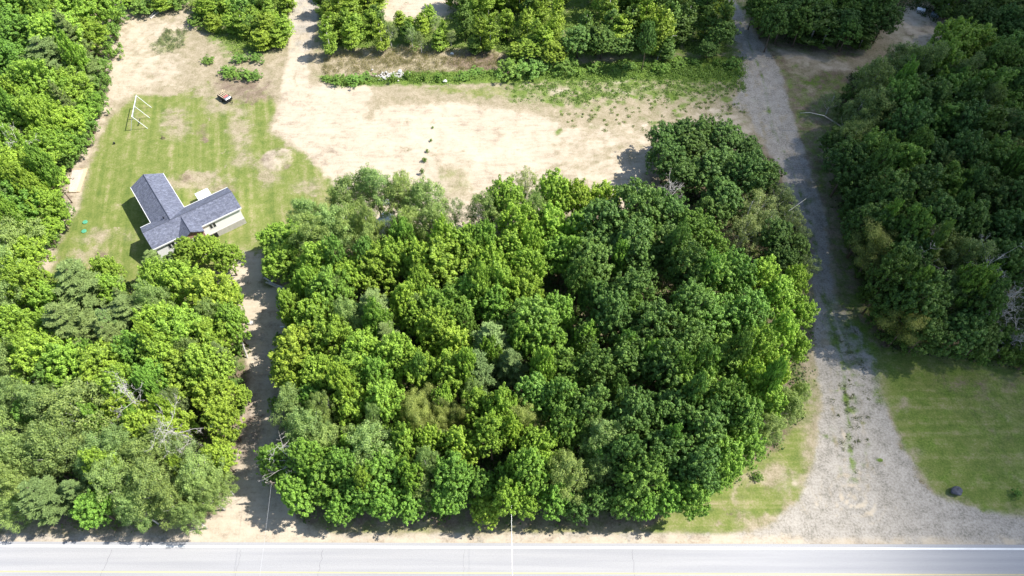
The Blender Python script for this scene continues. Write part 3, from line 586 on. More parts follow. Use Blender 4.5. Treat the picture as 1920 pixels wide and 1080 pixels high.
def lid(x, y, lab):
    p = g(x, y); t = empty('septic_lid', (p[0], p[1], 0), 0, label=lab, cat='septic lid', group='green septic lids in the lawn')
    mb = MB(); mb.tube([(0, 0, -.05), (0, 0, .14)], .42, 20); mb.build('riser', MAT['greenlid'], t); mb = MB(); mb.tube([(0, 0, .141), (0, 0, .17), (0, 0, .2)], [.47, .45, .3], 20); mb.build('cover', MAT['greenlid'], t)
lid(160, 417, 'round green lid in the lawn, the one farther from the woods edge pile'); lid(158, 434, 'round green lid in the lawn, the one nearer the bottom trees')
bpy.data.objects['septic_lid']['label'] = 'round green septic lid in the lawn, upper of the two'; bpy.data.objects['septic_lid.001']['label'] = 'round green septic lid in the lawn, lower of the two'

# timber edging with sandy bays at the left side of the lawn
a_, b_, c_, d_ = g(162, 317)[:2], g(147, 361)[:2], g(136, 319)[:2], g(128, 361)[:2]
def beam(p, q, w_, z0, z1):
    mb = MB(); d = unit(np.array(q)-np.array(p)); n_ = np.array([-d[1], d[0]])*w_/2
    mb.add([(*(p-n_), z0), (*(q-n_), z0), (*(q+n_), z0), (*(p+n_), z0), (*(p-n_), z1), (*(q-n_), z1), (*(q+n_), z1), (*(p+n_), z1)], [(3, 2, 1, 0), (4, 5, 6, 7), (0, 1, 5, 4), (1, 2, 6, 5), (2, 3, 7, 6), (3, 0, 4, 7)]); return mb
pit = empty('sand_pit', (0, 0, 0), 0, label='sand pit edged with pale planks beside the left woods', cat='sand pit')
beam(a_, b_, .5, 0, .24).build('edge_plank', MAT['wood'], pit); beam(c_, a_-np.array([.3, 0]), .14, 0, .22).build('edge_plank', MAT['wood'], pit); beam(d_, b_-np.array([.3, 0]), .14, 0, .22).build('edge_plank', MAT['wood'], pit)
mb = MB(); n_ = 8; mb.add([(*(c_*(1-u)*(1-v)+a_*u*(1-v)+d_*(1-u)*v+b_*u*v), .1+.03*math.sin(9*u)*math.cos(7*v)) for v in np.linspace(0, 1, n_) for u in np.linspace(0, 1, n_)], [(j*n_+i, j*n_+i+1, (j+1)*n_+i+1, (j+1)*n_+i) for j in range(n_-1) for i in range(n_-1)])
mb.build('sand', simple('pit_sand', (.56, .46, .40), .95, .1, 2), pit)

def rocky(seed, rx, ry, rz, n=3, amp=.18, flat=True):
    import bmesh
    r = np.random.default_rng(seed); bm = bmesh.new(); bmesh.ops.create_icosphere(bm, subdivisions=n, radius=1); K = unit(r.normal(size=(9, 3))); cut = r.uniform(.55, .9, 9)
    mb = MB()
    for v in bm.verts:
        d = np.array(v.co)
        for k in range(9):
            t = d @ K[k]
            if t > cut[k]: d = d - K[k]*(t-cut[k])*.85
        d += r.normal(size=3)*.02; mb.v.append((d[0]*rx, d[1]*ry, d[2]*rz+rz*.55))
    mb.f = [tuple(v.index for v in f.verts) for f in bm.faces]; bm.free(); return mb
p = g(1791, 923); lone('boulder', rocky(3, 1.0, .75, .65), MAT['rock'], 'dark bluish boulder alone on the mown lawn near the highway', 'boulder', None, (p[0], p[1], 0), .4)
for k, (x, y, s, lab) in enumerate(((848, 102, .5, 'white stone block in the dry grass in front of the thicket'), (834, 154, .55, 'white stone block at the edge of the sand below the brush line'), (751, 138, .6, 'largest white stone on top of the rubble in the brush line'))):
    p = g(x, y); mb = rocky(30+k, s, s*.8, s*.8, 2); lone('stone_block', mb, MAT['wline'], lab, 'stone', None, (p[0], p[1], .35 if k == 2 else 0), .3*k)
r = np.random.default_rng(5); mb = MB()
for k in range(130):
    p = g(738+r.normal()*16, 144+r.normal()*4); s = r.uniform(.12, .38); m_ = rocky(200+k, s, s*.8, s*.6, 1); m_.v = [(a+p[0], b+p[1], c+.25) for a, b, c in m_.v]; mb.add(m_.v, m_.f)
o = mb.build('rubble', MAT['stone']); tag(o, 'heap of pale rubble in the brush line above sand', 'rubble', kind='stuff')
p = g(215, 270); mb = MB(); mb.tube([(0, 0, 0), (0, 0, .35), (0, 0, .4)], [.16, .2, .2], 12); t = empty('bucket', (p[0], p[1], 0), 0, label='small black bucket alone on the lawn left of the swing set', cat='bucket'); mb.build('body', MAT['black'], t)
mb = MB(); mb.tube([(.2*math.cos(a), .05, .4+.2*math.sin(a)) for a in np.linspace(0, math.pi, 7)], .012, 4); mb.build('handle', MAT['metal'], t)
p = g(306, 260); t = empty('garden_stake_pile', (p[0], p[1], 0), 0, label='little heap of sticks on a bare spot in the lawn', cat='sticks')
mb = MB()
for k in range(9): a = k*.8; mb.tube([(.5*math.cos(a), .5*math.sin(a), .02), (-.1*math.cos(a), -.1*math.sin(a), .5+.05*k)], .035, 5)
mb.build('stick', MAT['bark'], t)
# boxes far top right
for k, (x, y, m1, lab) in enumerate(((1725, 22, 'wmetal', 'pale weathered crate in the shaded clearing at top right'), (1752, 30, 'black', 'dark open crate in the shaded clearing, right of the pale one'))):
    p = g(x, y); t = empty('wooden_crate', (p[0], p[1], 0), R_(-25), label=lab, cat='crate')
    mb = MB(); mb.box(-.9, .9, -.6, -.54, 0, .7); mb.box(-.9, .9, .54, .6, 0, .7); mb.box(-.9, -.84, -.54, .54, 0, .7); mb.box(.84, .9, -.54, .54, 0, .7); mb.build('side_panel', MAT['cloth' if k == 0 else 'tarp'], t)
    mb = MB(); [mb.box(-.95, .95, -.62+.42*i, -.28+.42*i, .703, .74) for i in range(3 if k == 0 else 2)]; mb.build('lid', MAT[m1 if k == 0 else 'tarp'], t)
# trailers and stacks half hidden under the trees
def camper(x, y, rz, lab, L_=5., W=2.2, Ht=2.3):
    p = g(x, y); t = empty('camper_trailer', (p[0], p[1], 0), rz, label=lab, cat='trailer')
    prof = [(-L_/2, .5), (-L_/2-.1, 1.4), (-L_/2+.5, Ht), (L_/2-.6, Ht), (L_/2+.1, 1.5), (L_/2, .5)]
    mb = MB(); n = len(prof); mb.add([(a, -W/2, b) for a, b in prof] + [(a, W/2, b) for a, b in prof], [tuple(range(n)), tuple(range(2*n-1, n-1, -1))] + [(i, i+n, (i+1) % n+n, (i+1) % n) for i in range(n)]); mb.build('body', MAT['wmetal'], t)
    for s in (-1, 1):
        mb = MB(); y0, y1 = sorted((s*W/2, s*(W/2+.02))); mb.box(-1.2, -.3, y0, y1, 1.2, 1.8); mb.build('window', MAT['glass'], t)
        mb = MB(); mb.tube([(.1, s*(W/2-.15), .34), (.1, s*(W/2+.05), .34)], .34, 14); mb.build('wheel', MAT['rubber'], t)
    mb = MB(); mb.box(.8, 1.5, -W/2-.02, -W/2, .55, 2.0); mb.build('door', MAT['trim'], t); mb = MB(); mb.tube([(L_/2, -.5, .5), (L_/2+1.2, 0, .5)], .05, 5); mb.tube([(L_/2, .5, .5), (L_/2+1.2, 0, .5)], .05, 5); mb.build('drawbar', MAT['black'], t)
camper(722, 428, R_(65), 'white camper trailer glimpsed between the aspens below the sand clearing')
camper(208, 596, R_(15), 'white camper trailer mostly hidden under the pines left of the driveway', 4.2)
def stack(name, x, y, rz, lab, n, cat):
    p = g(x, y); t = empty(name, (p[0], p[1], 0), rz, label=lab, cat=cat)
    for k in range(n):
        mb = MB(); [mb.box(-.6, .6, -.5+.25*i, -.3+.25*i, .12+.16*k, .15+.16*k) for i in range(5)]; [mb.box(-.6+.55*i, -.5+.55*i, -.5, .7, .02+.16*k, .118+.16*k) for i in range(3)]; mb.build('pallet', MAT['cloth'], t)
stack('pallet_stack', 910, 452, .4, 'tall stack of whitened pallets under trees at the sand edge', 6, 'pallets'); stack('pallet_stack', 926, 462, -.2, 'lower stack of pallets right of the tall stack under the trees', 4, 'pallets'); stack('pallet_stack', 912, 474, .1, 'lowest pallets in the gap between maples below the sand', 2, 'pallets')
p = g(722, 382); lone('tarp_cover', rocky(8, 1.2, .8, .5, 3), MAT['tarp'], 'blue-grey tarp over a pile between the aspens', 'tarp', None, (p[0], p[1], 0), .5)
# logs by the driveway and loose boards
r = np.random.default_rng(9)
for k in range(7):
    p = g(505+k*7, 528+k*4+(k % 2)*5); mb = MB(); L_ = 2.6+.4*(k % 3); mb.tube([(-L_/2, 0, .16), (0, .05, .17), (L_/2, 0, .15)], [.17, .16, .12], 9)
    lone('log', mb, MAT['dead'], 'grey log in the pile beside the driveway, %s from the left' % ('first', 'second', 'third', 'fourth', 'fifth', 'sixth', 'seventh')[k], 'log', 'logs piled beside the driveway', (p[0], p[1], .0+.12*(k % 2)), R_(-35+7*(k % 3)))
p = g(535, 614); lone('plank', beam(np.array([-.9, 0]), np.array([.9, .1]), .25, 0, .06), MAT['trim'], 'short white plank lying on the shaded driveway', 'plank', None, (p[0], p[1], .1), R_(-4))
p = g(468, 606); lone('stone', rocky(12, .75, .5, .3, 2), MAT['stone'], 'flat pale stone at the left edge of the shaded driveway', 'stone', None, (p[0], p[1], 0))
for k, (x0, y0, x1, y1) in enumerate(((281, 34, 306, 10), (286, 32, 309, 16), (283, 36, 300, 24))):
    a = g(x0, y0); b_ = g(x1, y1); mb = MB(); mb.tube([(a[0], a[1], .2), ((a[0]+b_[0])/2, (a[1]+b_[1])/2, .35), (b_[0], b_[1], .25)], [.16, .13, .07], 7)
    lone('fallen_log', mb, MAT['dead'], ('longest white fallen log at the top left clearing edge', 'second white fallen log, right of the longest one', 'shortest white fallen log lying below the other two')[k], 'log', 'white logs fallen at top left')

# ------------------------------------------------------------------ utility poles and wires
def upole(p, lab, h=8.2):
    t = empty('utility_pole', (p[0], p[1], 0), 0, label=lab, cat='utility pole'); mb = MB(); mb.tube([(0, 0, 0), (0, 0, h)], [.17, .12], 10); mb.build('pole', MAT['pole'], t)
    mb = MB(); mb.box(-.9, .9, -.05, .05, h-.6, h-.48); ca = mb.build('crossarm', MAT['pole'], t)
    for x in (-.75, .75): mb = MB(); mb.tube([(x, 0, h-.48), (x, 0, h-.3)], .05, 8); mb.build('insulator', MAT['stone'], ca)
def wire(a, b_, lab, sag=.5, rad=.01):
    pts = [a*(1-t)+b_*t - np.array([0, 0, sag*4*t*(1-t)]) for t in np.linspace(0, 1, 18)]; mb = MB(); mb.tube(pts, rad, 5); lone('overhead_wire', mb, MAT['wire'], lab, 'wire')
w1a = g(509, 905, 7.7); w1b = np.array([g(488, 1120, 7.7)[0], 8., 7.7]); w2a = g(958, 905, 7.7); w2b = np.array([g(964, 1120, 7.7)[0], 8., 7.7])
upole(w1a, 'wooden utility pole among the trees right of the driveway mouth'); upole(w2a, 'wooden utility pole in the middle of the roadside trees')
wire(w1a, w1b, 'pale overhead wire crossing the driveway mouth and highway'); wire(w2a, w2b, 'thin overhead wire crossing the highway at the middle of the roadside trees')

# ------------------------------------------------------------------ trees
KIND = {  # model, name, adjective, category, default height, colours
 'M': ('maple', 'maple_tree', 'bright green maple', 12.5, (0.28, 0.45, 0.065)),
 'Y': ('maple', 'maple_tree', 'yellow-green maple', 11, (0.31, 0.455, 0.065)),
 'G': ('maple', 'maple_tree', 'mid green maple', 12.5, (0.205, 0.385, 0.065)),
 'D': ('oak', 'oak_tree', 'dark green oak', 15, (.14, .26, .065)),
 'L': ('oak', 'oak_tree', 'light green oak', 14, (.20, .36, .075)),
 'A': ('aspen', 'aspen_tree', 'grey-green aspen', 13, (0.27, 0.39, 0.13)),
 'W': ('birch', 'birch_tree', 'sparse pale-trunked birch', 11, (0.26, 0.35, 0.14)),
 'P': ('pine', 'pine_tree', 'feathery white pine', 15, (0.235, 0.34, 0.12)),
 'O': ('tufted', 'tufted_tree', 'olive-brown fine-leaved tree', 11, (0.29, 0.35, 0.1)),
 'C': ('poplar', 'young_poplar', 'slender young poplar', 7.5, (0.28, 0.42, 0.06)),
 'K': ('poplar', 'young_poplar', 'dark slender young poplar', 8, (0.15, 0.26, 0.055)),
 'B': ('bush', 'bush', 'round green bush', 2.6, (0.21, 0.37, 0.08)),
}
ORD = 'first second third fourth fifth sixth seventh eighth ninth tenth eleventh twelfth thirteenth fourteenth fifteenth sixteenth seventeenth eighteenth nineteenth twentieth'.split()
ORD += ['twenty-'+o for o in ORD[:9]] + ['thirtieth'] + ['thirty-'+o for o in ORD[:9]]
ALL = []     # (stand, px, py, kind, root)
def tree(stand, px, py, rp, k, h=None, dark=1.):
    mod, nm, adj, h0, col = KIND[k]; h = (h or h0)*random.uniform(.9, 1.12)
    zc = h*(.5 if k in 'CKB' else .66); p = g(px, py, zc); R = rp*depth(p)/FPX
    crown, trunk, mh, mR = MODELS[mod][len(ALL) % len(MODELS[mod])]
    t = bpy.data.objects.new(nm, None); C.objects.link(t); t.location = (p[0], p[1], 0); t.rotation_euler = (0, 0, random.uniform(0, 6.28)); s = R/mR*random.uniform(.97, 1.17)*(.9 if stand == 'central grove' and px > 1380 else 1); k2 = random.uniform(.88, 1.14); t.scale = (s*k2, s/k2, h/mh)
    c = bpy.data.objects.new('crown', crown); C.objects.link(c); c.parent = t
    j = random.uniform(.86, 1.14); hj = random.uniform(-.04, .09)
    dark = dark*{'shaded right woods': .72, 'dark top right woods': .75, 'top right corner woods': .7, 'gravel road clump': .85, 'dark right top thicket': .9, 'right woods edge': .6}.get(stand, 1)  # crowns under the cloud darkened further: its shade also put into leaf colour
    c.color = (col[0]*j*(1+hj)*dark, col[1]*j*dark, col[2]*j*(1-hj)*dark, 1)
    b = bpy.data.objects.new('trunk', trunk); C.objects.link(b); b.parent = t
    ALL.append((stand, px, py, k, t)); return t
def parse(stand, s):
    for e in s.split():
        q = e.split(','); tree(stand, float(q[0]), float(q[1]), float(q[2]), q[3], float(q[4]) if len(q) > 4 else None)
parse('left woods', '''20,20,46,G 62,-10,40,M 85,25,44,M 150,15,40,M 196,12,26,M,9 40,72,44,G 108,65,44,M 163,64,32,M,10 88,110,52,P 142,118,32,P,10 28,130,44,G 72,165,44,M
 128,170,34,M,10 160,192,22,G,6.5 28,195,38,M 66,218,34,M 112,228,36,M,9 148,215,20,M,6 22,262,34,W 78,282,38,M,10 120,266,26,G,6.5 -15,310,40,M -18,230,40,G 50,325,42,M,11 90,340,34,M,6.5 25,384,40,G 82,385,32,M,8 108,405,18,M,5 90,428,22,M,5.5 20,440,40,A 62,452,20,Y,7 48,484,32,M,9 -10,500,40,A -15,60,40,G -20,400,36,G''')
parse('driveway grove', '''60,540,36,M 15,560,34,A 96,566,30,M 146,530,56,P 130,610,46,P 200,512,24,Y,9 212,545,22,M,9 250,590,52,P 288,492,24,P,9 326,486,15,P,6 388,468,26,M,7 426,484,24,M,8 355,474,22,Y,7 300,530,32,M 345,528,38,Y 396,556,36,Y 436,606,30,M,12 428,560,22,M,9
 35,622,36,M 80,668,42,M 25,684,34,A 140,690,42,M 200,690,42,M 212,636,32,P 268,668,38,G 300,610,34,M 342,628,40,M 395,640,32,M 310,668,36,M 352,700,42,Y 396,692,34,Y 232,728,36,M 290,712,30,G
 28,748,32,A 84,762,36,A 152,772,56,A 238,776,34,Y 274,800,28,Y 402,742,34,Y,11 420,790,30,Y,10 318,755,26,W 455,742,16,Y,5 36,852,42,A 108,836,44,A 194,856,44,A 238,830,34,A 284,856,48,A 345,852,36,W 372,896,40,A 414,858,26,Y,9
 16,905,36,A 78,930,46,P,12 146,922,34,P,11 222,900,42,A 290,912,40,A 258,955,30,A,10 330,938,36,A,11 388,926,32,A,11 356,965,24,A,9 180,952,30,G,9 30,950,30,A,9 415,905,22,A,8 330,800,30,Y,10 -20,800,40,A -20,900,40,A -25,660,40,M''')
parse('central grove', '''546,462,38,M,9.5 515,448,24,M,7 530,496,32,M,8.5 590,450,34,A 575,400,26,A,10 622,430,36,A 600,500,32,M 566,552,26,Y,8 590,600,32,M 622,556,36,G 556,604,16,Y,7 562,660,42,Y,11 540,694,26,Y,9 602,706,34,M 628,634,32,M 560,728,22,Y,8
 548,762,34,A,12 578,806,40,A,12 520,866,28,G,10 562,926,32,G,10 612,826,36,A,12 622,896,36,G,11 590,756,26,G 640,956,26,G,8 586,864,30,G 545,905,24,G,9
 656,368,36,A 704,360,36,A 752,366,34,A 800,380,36,A 648,424,36,A 690,470,28,A 762,430,34,A 812,430,34,A 842,452,26,A 852,400,22,W 702,508,36,M 655,520,30,M 742,484,30,M 830,500,50,M 872,470,34,M 792,500,28,M 916,398,32,A 950,380,34,M 978,428,30,M 960,480,34,M 922,505,28,M
 985,345,26,W,10 1040,374,32,M 1084,380,30,Y 1132,380,28,Y 1030,430,32,M 1050,484,34,G 1002,400,26,A 1130,430,46,D 1190,396,44,D 1248,400,36,D 1112,500,42,D 1180,470,44,D 1248,470,46,D 1080,440,28,G
 992,502,30,M 988,552,34,M 934,540,32,M 702,584,46,P 655,600,32,A 762,574,28,M 725,636,38,P,14 840,584,34,G 884,560,34,G 930,576,28,G 820,624,30,M 852,652,34,Y 790,540,28,G 788,596,28,M 1000,606,42,L 1044,590,28,G 922,640,48,P 898,690,38,P,14 958,684,34,P,14 1020,648,40,G 1062,700,36,L
 680,664,34,M 742,674,38,M 662,714,38,M 784,696,34,M 852,704,30,M 708,712,30,G 1150,600,40,D 1180,556,40,D 1226,616,42,D 1182,680,42,D 1250,690,42,D 1122,560,32,D,13 1092,640,30,D,12 1120,700,34,D,13
 1304,436,32,L,13 1338,470,26,L,12 1330,520,38,L 1288,510,38,D 1374,520,34,L 1420,524,32,M,11 1454,560,32,M,11 1490,530,26,M,9 1500,584,28,M,9 1400,590,40,L 1342,600,42,L 1290,580,40,D 1352,676,42,L 1290,650,36,D 1420,660,38,M 1460,628,34,M,11 1490,650,26,M,9 1444,704,32,Y,10 1400,720,30,M
 1300,740,38,L 1362,752,34,L 1312,810,42,D 1390,790,40,L 1434,754,32,M,10 1478,760,30,A,8 1502,736,18,A,6 1440,806,32,A,9 1302,880,44,D 1352,862,34,G,12 1394,840,32,G,10 1292,930,32,G,10 1340,900,26,G,9
 664,764,36,M 722,760,34,M 784,762,26,O 820,756,28,O 792,798,26,O 834,788,20,O 764,790,16,O 870,786,20,O 988,792,26,O 694,838,44,A 650,878,36,G 724,880,38,G 900,772,28,M 942,772,28,M 920,820,30,M 1006,746,40,L 1052,750,34,L 1006,840,32,M 1056,806,32,L 862,840,28,Y 850,896,36,G 802,870,24,A 838,936,28,G,9 790,914,30,A,10 722,938,30,G,9 770,946,26,G,8 680,930,30,G,9
 912,954,25,Y,7 992,890,36,G 984,946,22,M,8 1060,886,36,A 1040,936,28,G,9 900,910,28,G,10 950,900,24,G,9 762,840,28,M 808,830,24,M 1130,826,40,A,13 1122,880,34,A,12 1104,770,38,D 1186,780,42,D 1248,770,42,D 1200,896,40,L,13 1240,850,42,D 1172,938,32,L,10 1250,930,34,G,10 1170,850,32,D 1212,950,26,G,9 1120,935,26,D,8 1080,950,24,D,7''')
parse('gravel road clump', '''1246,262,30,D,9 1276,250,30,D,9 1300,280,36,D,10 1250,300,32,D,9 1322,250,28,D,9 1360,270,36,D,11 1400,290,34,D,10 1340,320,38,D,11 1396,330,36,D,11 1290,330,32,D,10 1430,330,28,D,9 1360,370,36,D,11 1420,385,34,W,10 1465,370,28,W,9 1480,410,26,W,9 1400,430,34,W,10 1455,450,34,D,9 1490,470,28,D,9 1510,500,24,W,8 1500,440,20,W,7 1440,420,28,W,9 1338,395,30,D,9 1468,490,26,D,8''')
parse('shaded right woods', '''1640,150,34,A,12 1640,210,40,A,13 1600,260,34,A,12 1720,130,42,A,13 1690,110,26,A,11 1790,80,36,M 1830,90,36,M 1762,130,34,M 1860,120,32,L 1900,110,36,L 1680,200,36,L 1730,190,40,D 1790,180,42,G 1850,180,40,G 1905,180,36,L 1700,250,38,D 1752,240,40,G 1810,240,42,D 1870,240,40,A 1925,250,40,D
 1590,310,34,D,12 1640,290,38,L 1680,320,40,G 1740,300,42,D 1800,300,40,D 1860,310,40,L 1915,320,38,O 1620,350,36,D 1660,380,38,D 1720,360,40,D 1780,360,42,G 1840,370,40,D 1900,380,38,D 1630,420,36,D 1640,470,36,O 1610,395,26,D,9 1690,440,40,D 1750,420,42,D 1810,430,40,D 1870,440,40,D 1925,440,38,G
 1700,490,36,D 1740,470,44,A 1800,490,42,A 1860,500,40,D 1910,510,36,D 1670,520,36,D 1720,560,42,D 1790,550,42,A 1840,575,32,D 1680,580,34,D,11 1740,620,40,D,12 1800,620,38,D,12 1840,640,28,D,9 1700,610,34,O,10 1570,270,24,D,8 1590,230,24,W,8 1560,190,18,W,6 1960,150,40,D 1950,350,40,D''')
parse('left woods edge', '212,60,16,B,4 205,95,16,B,4 190,125,15,B,4 180,165,16,B,4 176,205,16,B,4.5 168,235,15,B,4 158,262,16,B,4 140,285,15,B,4 128,300,14,B,3.5 118,395,14,B,3.5 108,425,13,B,3.5 92,448,13,B,3.5 70,470,15,B,3.5 195,150,13,B,3 215,30,16,B,4 60,510,18,B,4 40,525,18,B,4 185,185,12,B,3')
parse('driveway edge', '448,655,10,B,2.5 440,720,12,B,3 452,765,9,B,2 438,815,11,B,3 425,870,12,B,3 532,560,10,B,2.5 530,640,12,B,3 520,700,12,B,3 516,760,12,B,3 505,900,10,B,2.5 436,560,14,B,3.5 445,590,12,B,3')
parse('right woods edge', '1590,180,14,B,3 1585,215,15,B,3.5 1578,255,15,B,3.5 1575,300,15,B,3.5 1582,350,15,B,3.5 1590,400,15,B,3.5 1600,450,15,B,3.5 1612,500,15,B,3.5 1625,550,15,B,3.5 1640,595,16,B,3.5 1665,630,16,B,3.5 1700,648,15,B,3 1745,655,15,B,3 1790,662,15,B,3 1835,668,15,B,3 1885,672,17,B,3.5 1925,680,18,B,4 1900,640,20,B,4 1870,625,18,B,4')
# thickets of young growth: spread at random inside outlines
def inside(poly, x, y):
    c = False
    for i in range(len(poly)):
        (x1, y1), (x2, y2) = poly[i], poly[i-1]
        if (y1 > y) != (y2 > y) and x < (x2-x1)*(y-y1)/(y2-y1)+x1: c = not c
    return c
def thicket(stand, poly, n, kinds, rr, hh, sep, dark=1.):
    got = []; tries = 0; xs_ = [a for a, b in poly]; ys_ = [b for a, b in poly]
    while len(got) < n and tries < 9000:
        tries += 1; x = random.uniform(min(xs_), max(xs_)); y = random.uniform(min(ys_), max(ys_))
        if inside(poly, x, y) and all(abs(x-a)+1.6*abs(y-b) > sep for a, b in got):
            got.append((x, y)); tree(stand, x, y, random.uniform(*rr), random.choice(kinds), random.uniform(*hh), dark)
thicket('left top thicket', [(592, 5), (630, -45), (710, -45), (720, 30), (715, 75), (640, 85), (600, 70)], 26, 'CCCCK', (13, 19), (6.5, 9), 17)
thicket('thin top scrub', [(722, 40), (830, 30), (850, 70), (800, 85), (730, 75)], 11, 'CCW', (10, 15), (4, 6.5), 22)
thicket('middle top thicket', [(835, -40), (1010, -40), (1060, 60), (1040, 85), (960, 80), (860, 60)], 30, 'CCCCK', (13, 19), (6.5, 9.5), 19)
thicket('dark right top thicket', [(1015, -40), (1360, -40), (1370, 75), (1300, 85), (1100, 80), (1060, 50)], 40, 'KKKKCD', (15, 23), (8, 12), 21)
parse('top thicket front edge', '1000,88,24,Y,4.5 1036,98,22,Y,4.5 965,98,18,C,4 1085,75,28,D,7 1130,78,28,D,7 1165,80,24,D,6 1060,108,16,B,3 765,62,14,K,5 890,84,14,K,4 1250,92,18,K,5 1330,88,20,D,5 1355,60,24,D,8')
thicket('top left scrub', [(345, -30), (400, -40), (545, -40), (535, 65), (455, 70), (400, 20), (370, 20)], 24, 'CCCMB', (13, 20), (4, 6.5), 24)
parse('top left scrub', '268,12,24,B,3.5 300,0,24,C,4.5 250,-5,24,C,4.5 330,5,20,B,3 370,38,16,B,2.5 400,42,18,C,3.5 455,45,22,C,5 500,50,24,C,6 490,75,20,C,5 520,70,18,C,5')
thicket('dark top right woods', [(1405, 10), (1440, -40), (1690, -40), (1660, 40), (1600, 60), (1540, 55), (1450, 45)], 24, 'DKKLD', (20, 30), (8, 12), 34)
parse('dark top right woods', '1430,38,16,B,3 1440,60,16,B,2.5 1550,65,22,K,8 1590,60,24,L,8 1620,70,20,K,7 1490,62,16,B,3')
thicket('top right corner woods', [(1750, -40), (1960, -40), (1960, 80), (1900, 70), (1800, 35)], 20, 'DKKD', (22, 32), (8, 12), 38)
# bushes of the brush line
for k in range(25):
    x = 600+k*32+random.uniform(-8, 8); yb = 150-(x-600)*.045
    tree('brush line above sand', x+random.uniform(-6, 6), yb+random.uniform(-5, 5), random.uniform(6, 15), 'B', random.uniform(.8, 1.9))
parse('brush line above sand', '425,132,12,B,1.3 440,137,12,B,1.3 462,141,14,B,1.5 478,143,12,B,1.3 390,112,10,B,1.1 450,110,13,B,1.3 480,108,13,B,1.3 955,132,24,B,2.6 1000,128,26,B,2.8 1060,122,22,B,2.5')
parse('row of saplings on the sand', '811,239,2.2,B,.4 808,263,2.8,B,.6 801,283,3,B,.8 796,300,3.6,B,1.1 791,322,3.6,B,1.2')
parse('low plants on the mown lawn', '1908,926,7,B,1.0 1420,893,8,B,.9')
def filler(stand, poly, n, kinds, rr, hh, sep):
    got = []; tries = 0; xs_ = [a for a, b in poly]; ys_ = [b for a, b in poly]
    while len(got) < n and tries < 4000:
        tries += 1; x = random.uniform(min(xs_), max(xs_)); y = random.uniform(min(ys_), max(ys_))
        if inside(poly, x, y) and all(math.hypot(x-a, y-b) > sep for a, b in got):
            got.append((x, y)); tree(stand, x, y, random.uniform(*rr), random.choice(kinds), random.uniform(*hh))
filler('central grove', [(520, 480), (640, 420), (1000, 430), (1040, 700), (1030, 930), (620, 930), (560, 720)], 44, 'MMMGLA', (15, 26), (9, 15.5), 44)
filler('central grove', [(1060, 420), (1260, 400), (1400, 540), (1470, 600), (1440, 780), (1300, 900), (1090, 900)], 30, 'DDLLG', (16, 27), (11, 17), 46)
filler('driveway grove', [(10, 560), (300, 540), (420, 600), (430, 720), (390, 880), (20, 880)], 26, 'MMGALP', (15, 26), (10, 15), 46)
filler('left woods', [(0, 0), (150, 0), (150, 190), (100, 380), (0, 440)], 14, 'MMGP', (16, 26), (12, 16), 44)
filler('shaded right woods', [(1640, 130), (1900, 130), (1900, 560), (1700, 560), (1630, 420)], 26, 'DDLKGA', (16, 28), (11, 17), 50)
# labels: place of every tree in its stand, counted in rows from the highway side
from collections import defaultdict
st = defaultdict(list)
for e in ALL: st[e[0]].append(e)
for s, L_ in st.items():
    L_.sort(key=lambda e: -e[2]); y0 = L_[0][2]; hgt = 60 if len(L_) > 60 else (12 if 'brush' in s else 40); rows = defaultdict(list)
    for e in L_: rows[int((y0-e[2])//hgt)].append(e)
    for ri, key in enumerate(sorted(rows)):
        for ci, e in enumerate(sorted(rows[key], key=lambda e: e[1])):
            nm, adj = KIND[e[3]][1:3]
            if len(rows) == 1: lb = '%s in %s, %s from the left' % (adj, s, ORD[min(ci, 38)])
            else: lb = '%s in %s, %s row up, %s from left' % (adj, s, ORD[ri], ORD[min(ci, 38)])
            if 'row of saplings' in s: lb = 'small green sapling on bare sand, %s of the five counted from the top' % ORD[ci]
            tag(e[4], lb, {'young_poplar': 'young tree', 'bush': 'bush'}.get(nm, 'tree'), 'trees of the '+s if nm != 'bush' else 'bushes of the '+s)
sap = sorted(st['row of saplings on the sand'], key=lambda e: e[2])
for i, e in enumerate(sap): e[4]['label'] = 'small green sapling on bare sand, %s of the five counted from the top' % ORD[i]
lp = st['low plants on the mown lawn']
for e in lp: e[4]['label'] = 'tiny green plant on the lawn right of the dark boulder' if e[1] > 1600 else 'small dark bush at the grassy corner of the central grove'

# dead trees and bare white stems
def dead(px, py, tx, ty, zt, seed, lab, mat='dead', r0=.2, dens=1., z0=0):
    b = g(px, py, z0); t = g(tx, ty, zt); d = t-b; L_ = np.linalg.norm(d)
    mb = dead_mesh(seed, L_, (d[0]/max(d[2], .1), d[1]/max(d[2], .1)), r0, dens); o = empty('dead_tree', b, 0, label=lab, cat='dead tree'); mb.build('trunk', MAT[mat], o)
dead(1855, 668, 1955, 572, 7, 301, 'leafless white dead tree leaning out at the right edge, lower of two', r0=.17, dens=1.7)
dead(1826, 612, 1915, 528, 10, 302, 'leafless white dead tree above the other at the right edge', r0=.16, dens=1.7)
dead(398, 850, 320, 770, 15, 303, 'bare grey dead tree standing over the yellow maples left of the driveway', dens=1.1, r0=.13)
dead(300, 800, 262, 728, 15, 304, 'thin bare dead tree left of the taller dead one', r0=.1)
dead(600, 910, 552, 850, 14, 306, 'bare grey snag in the roadside corner of the central grove', r0=.11)
dead(1246, 395, 1262, 352, 12, 307, 'dead twiggy top above the oaks by the sand clearing', r0=.14)
dead(10, 330, 8, 260, 13, 308, 'white bare dead tree at the left edge of the woods', r0=.18)
dead(1760, 500, 1745, 455, 14, 309, 'grey bare branches above the aspen in the shaded woods', r0=.12, dens=1.2)
dead(1820, 560, 1838, 505, 14, 310, 'pale bare stem right of the grey bare branches in the shaded woods', r0=.1)
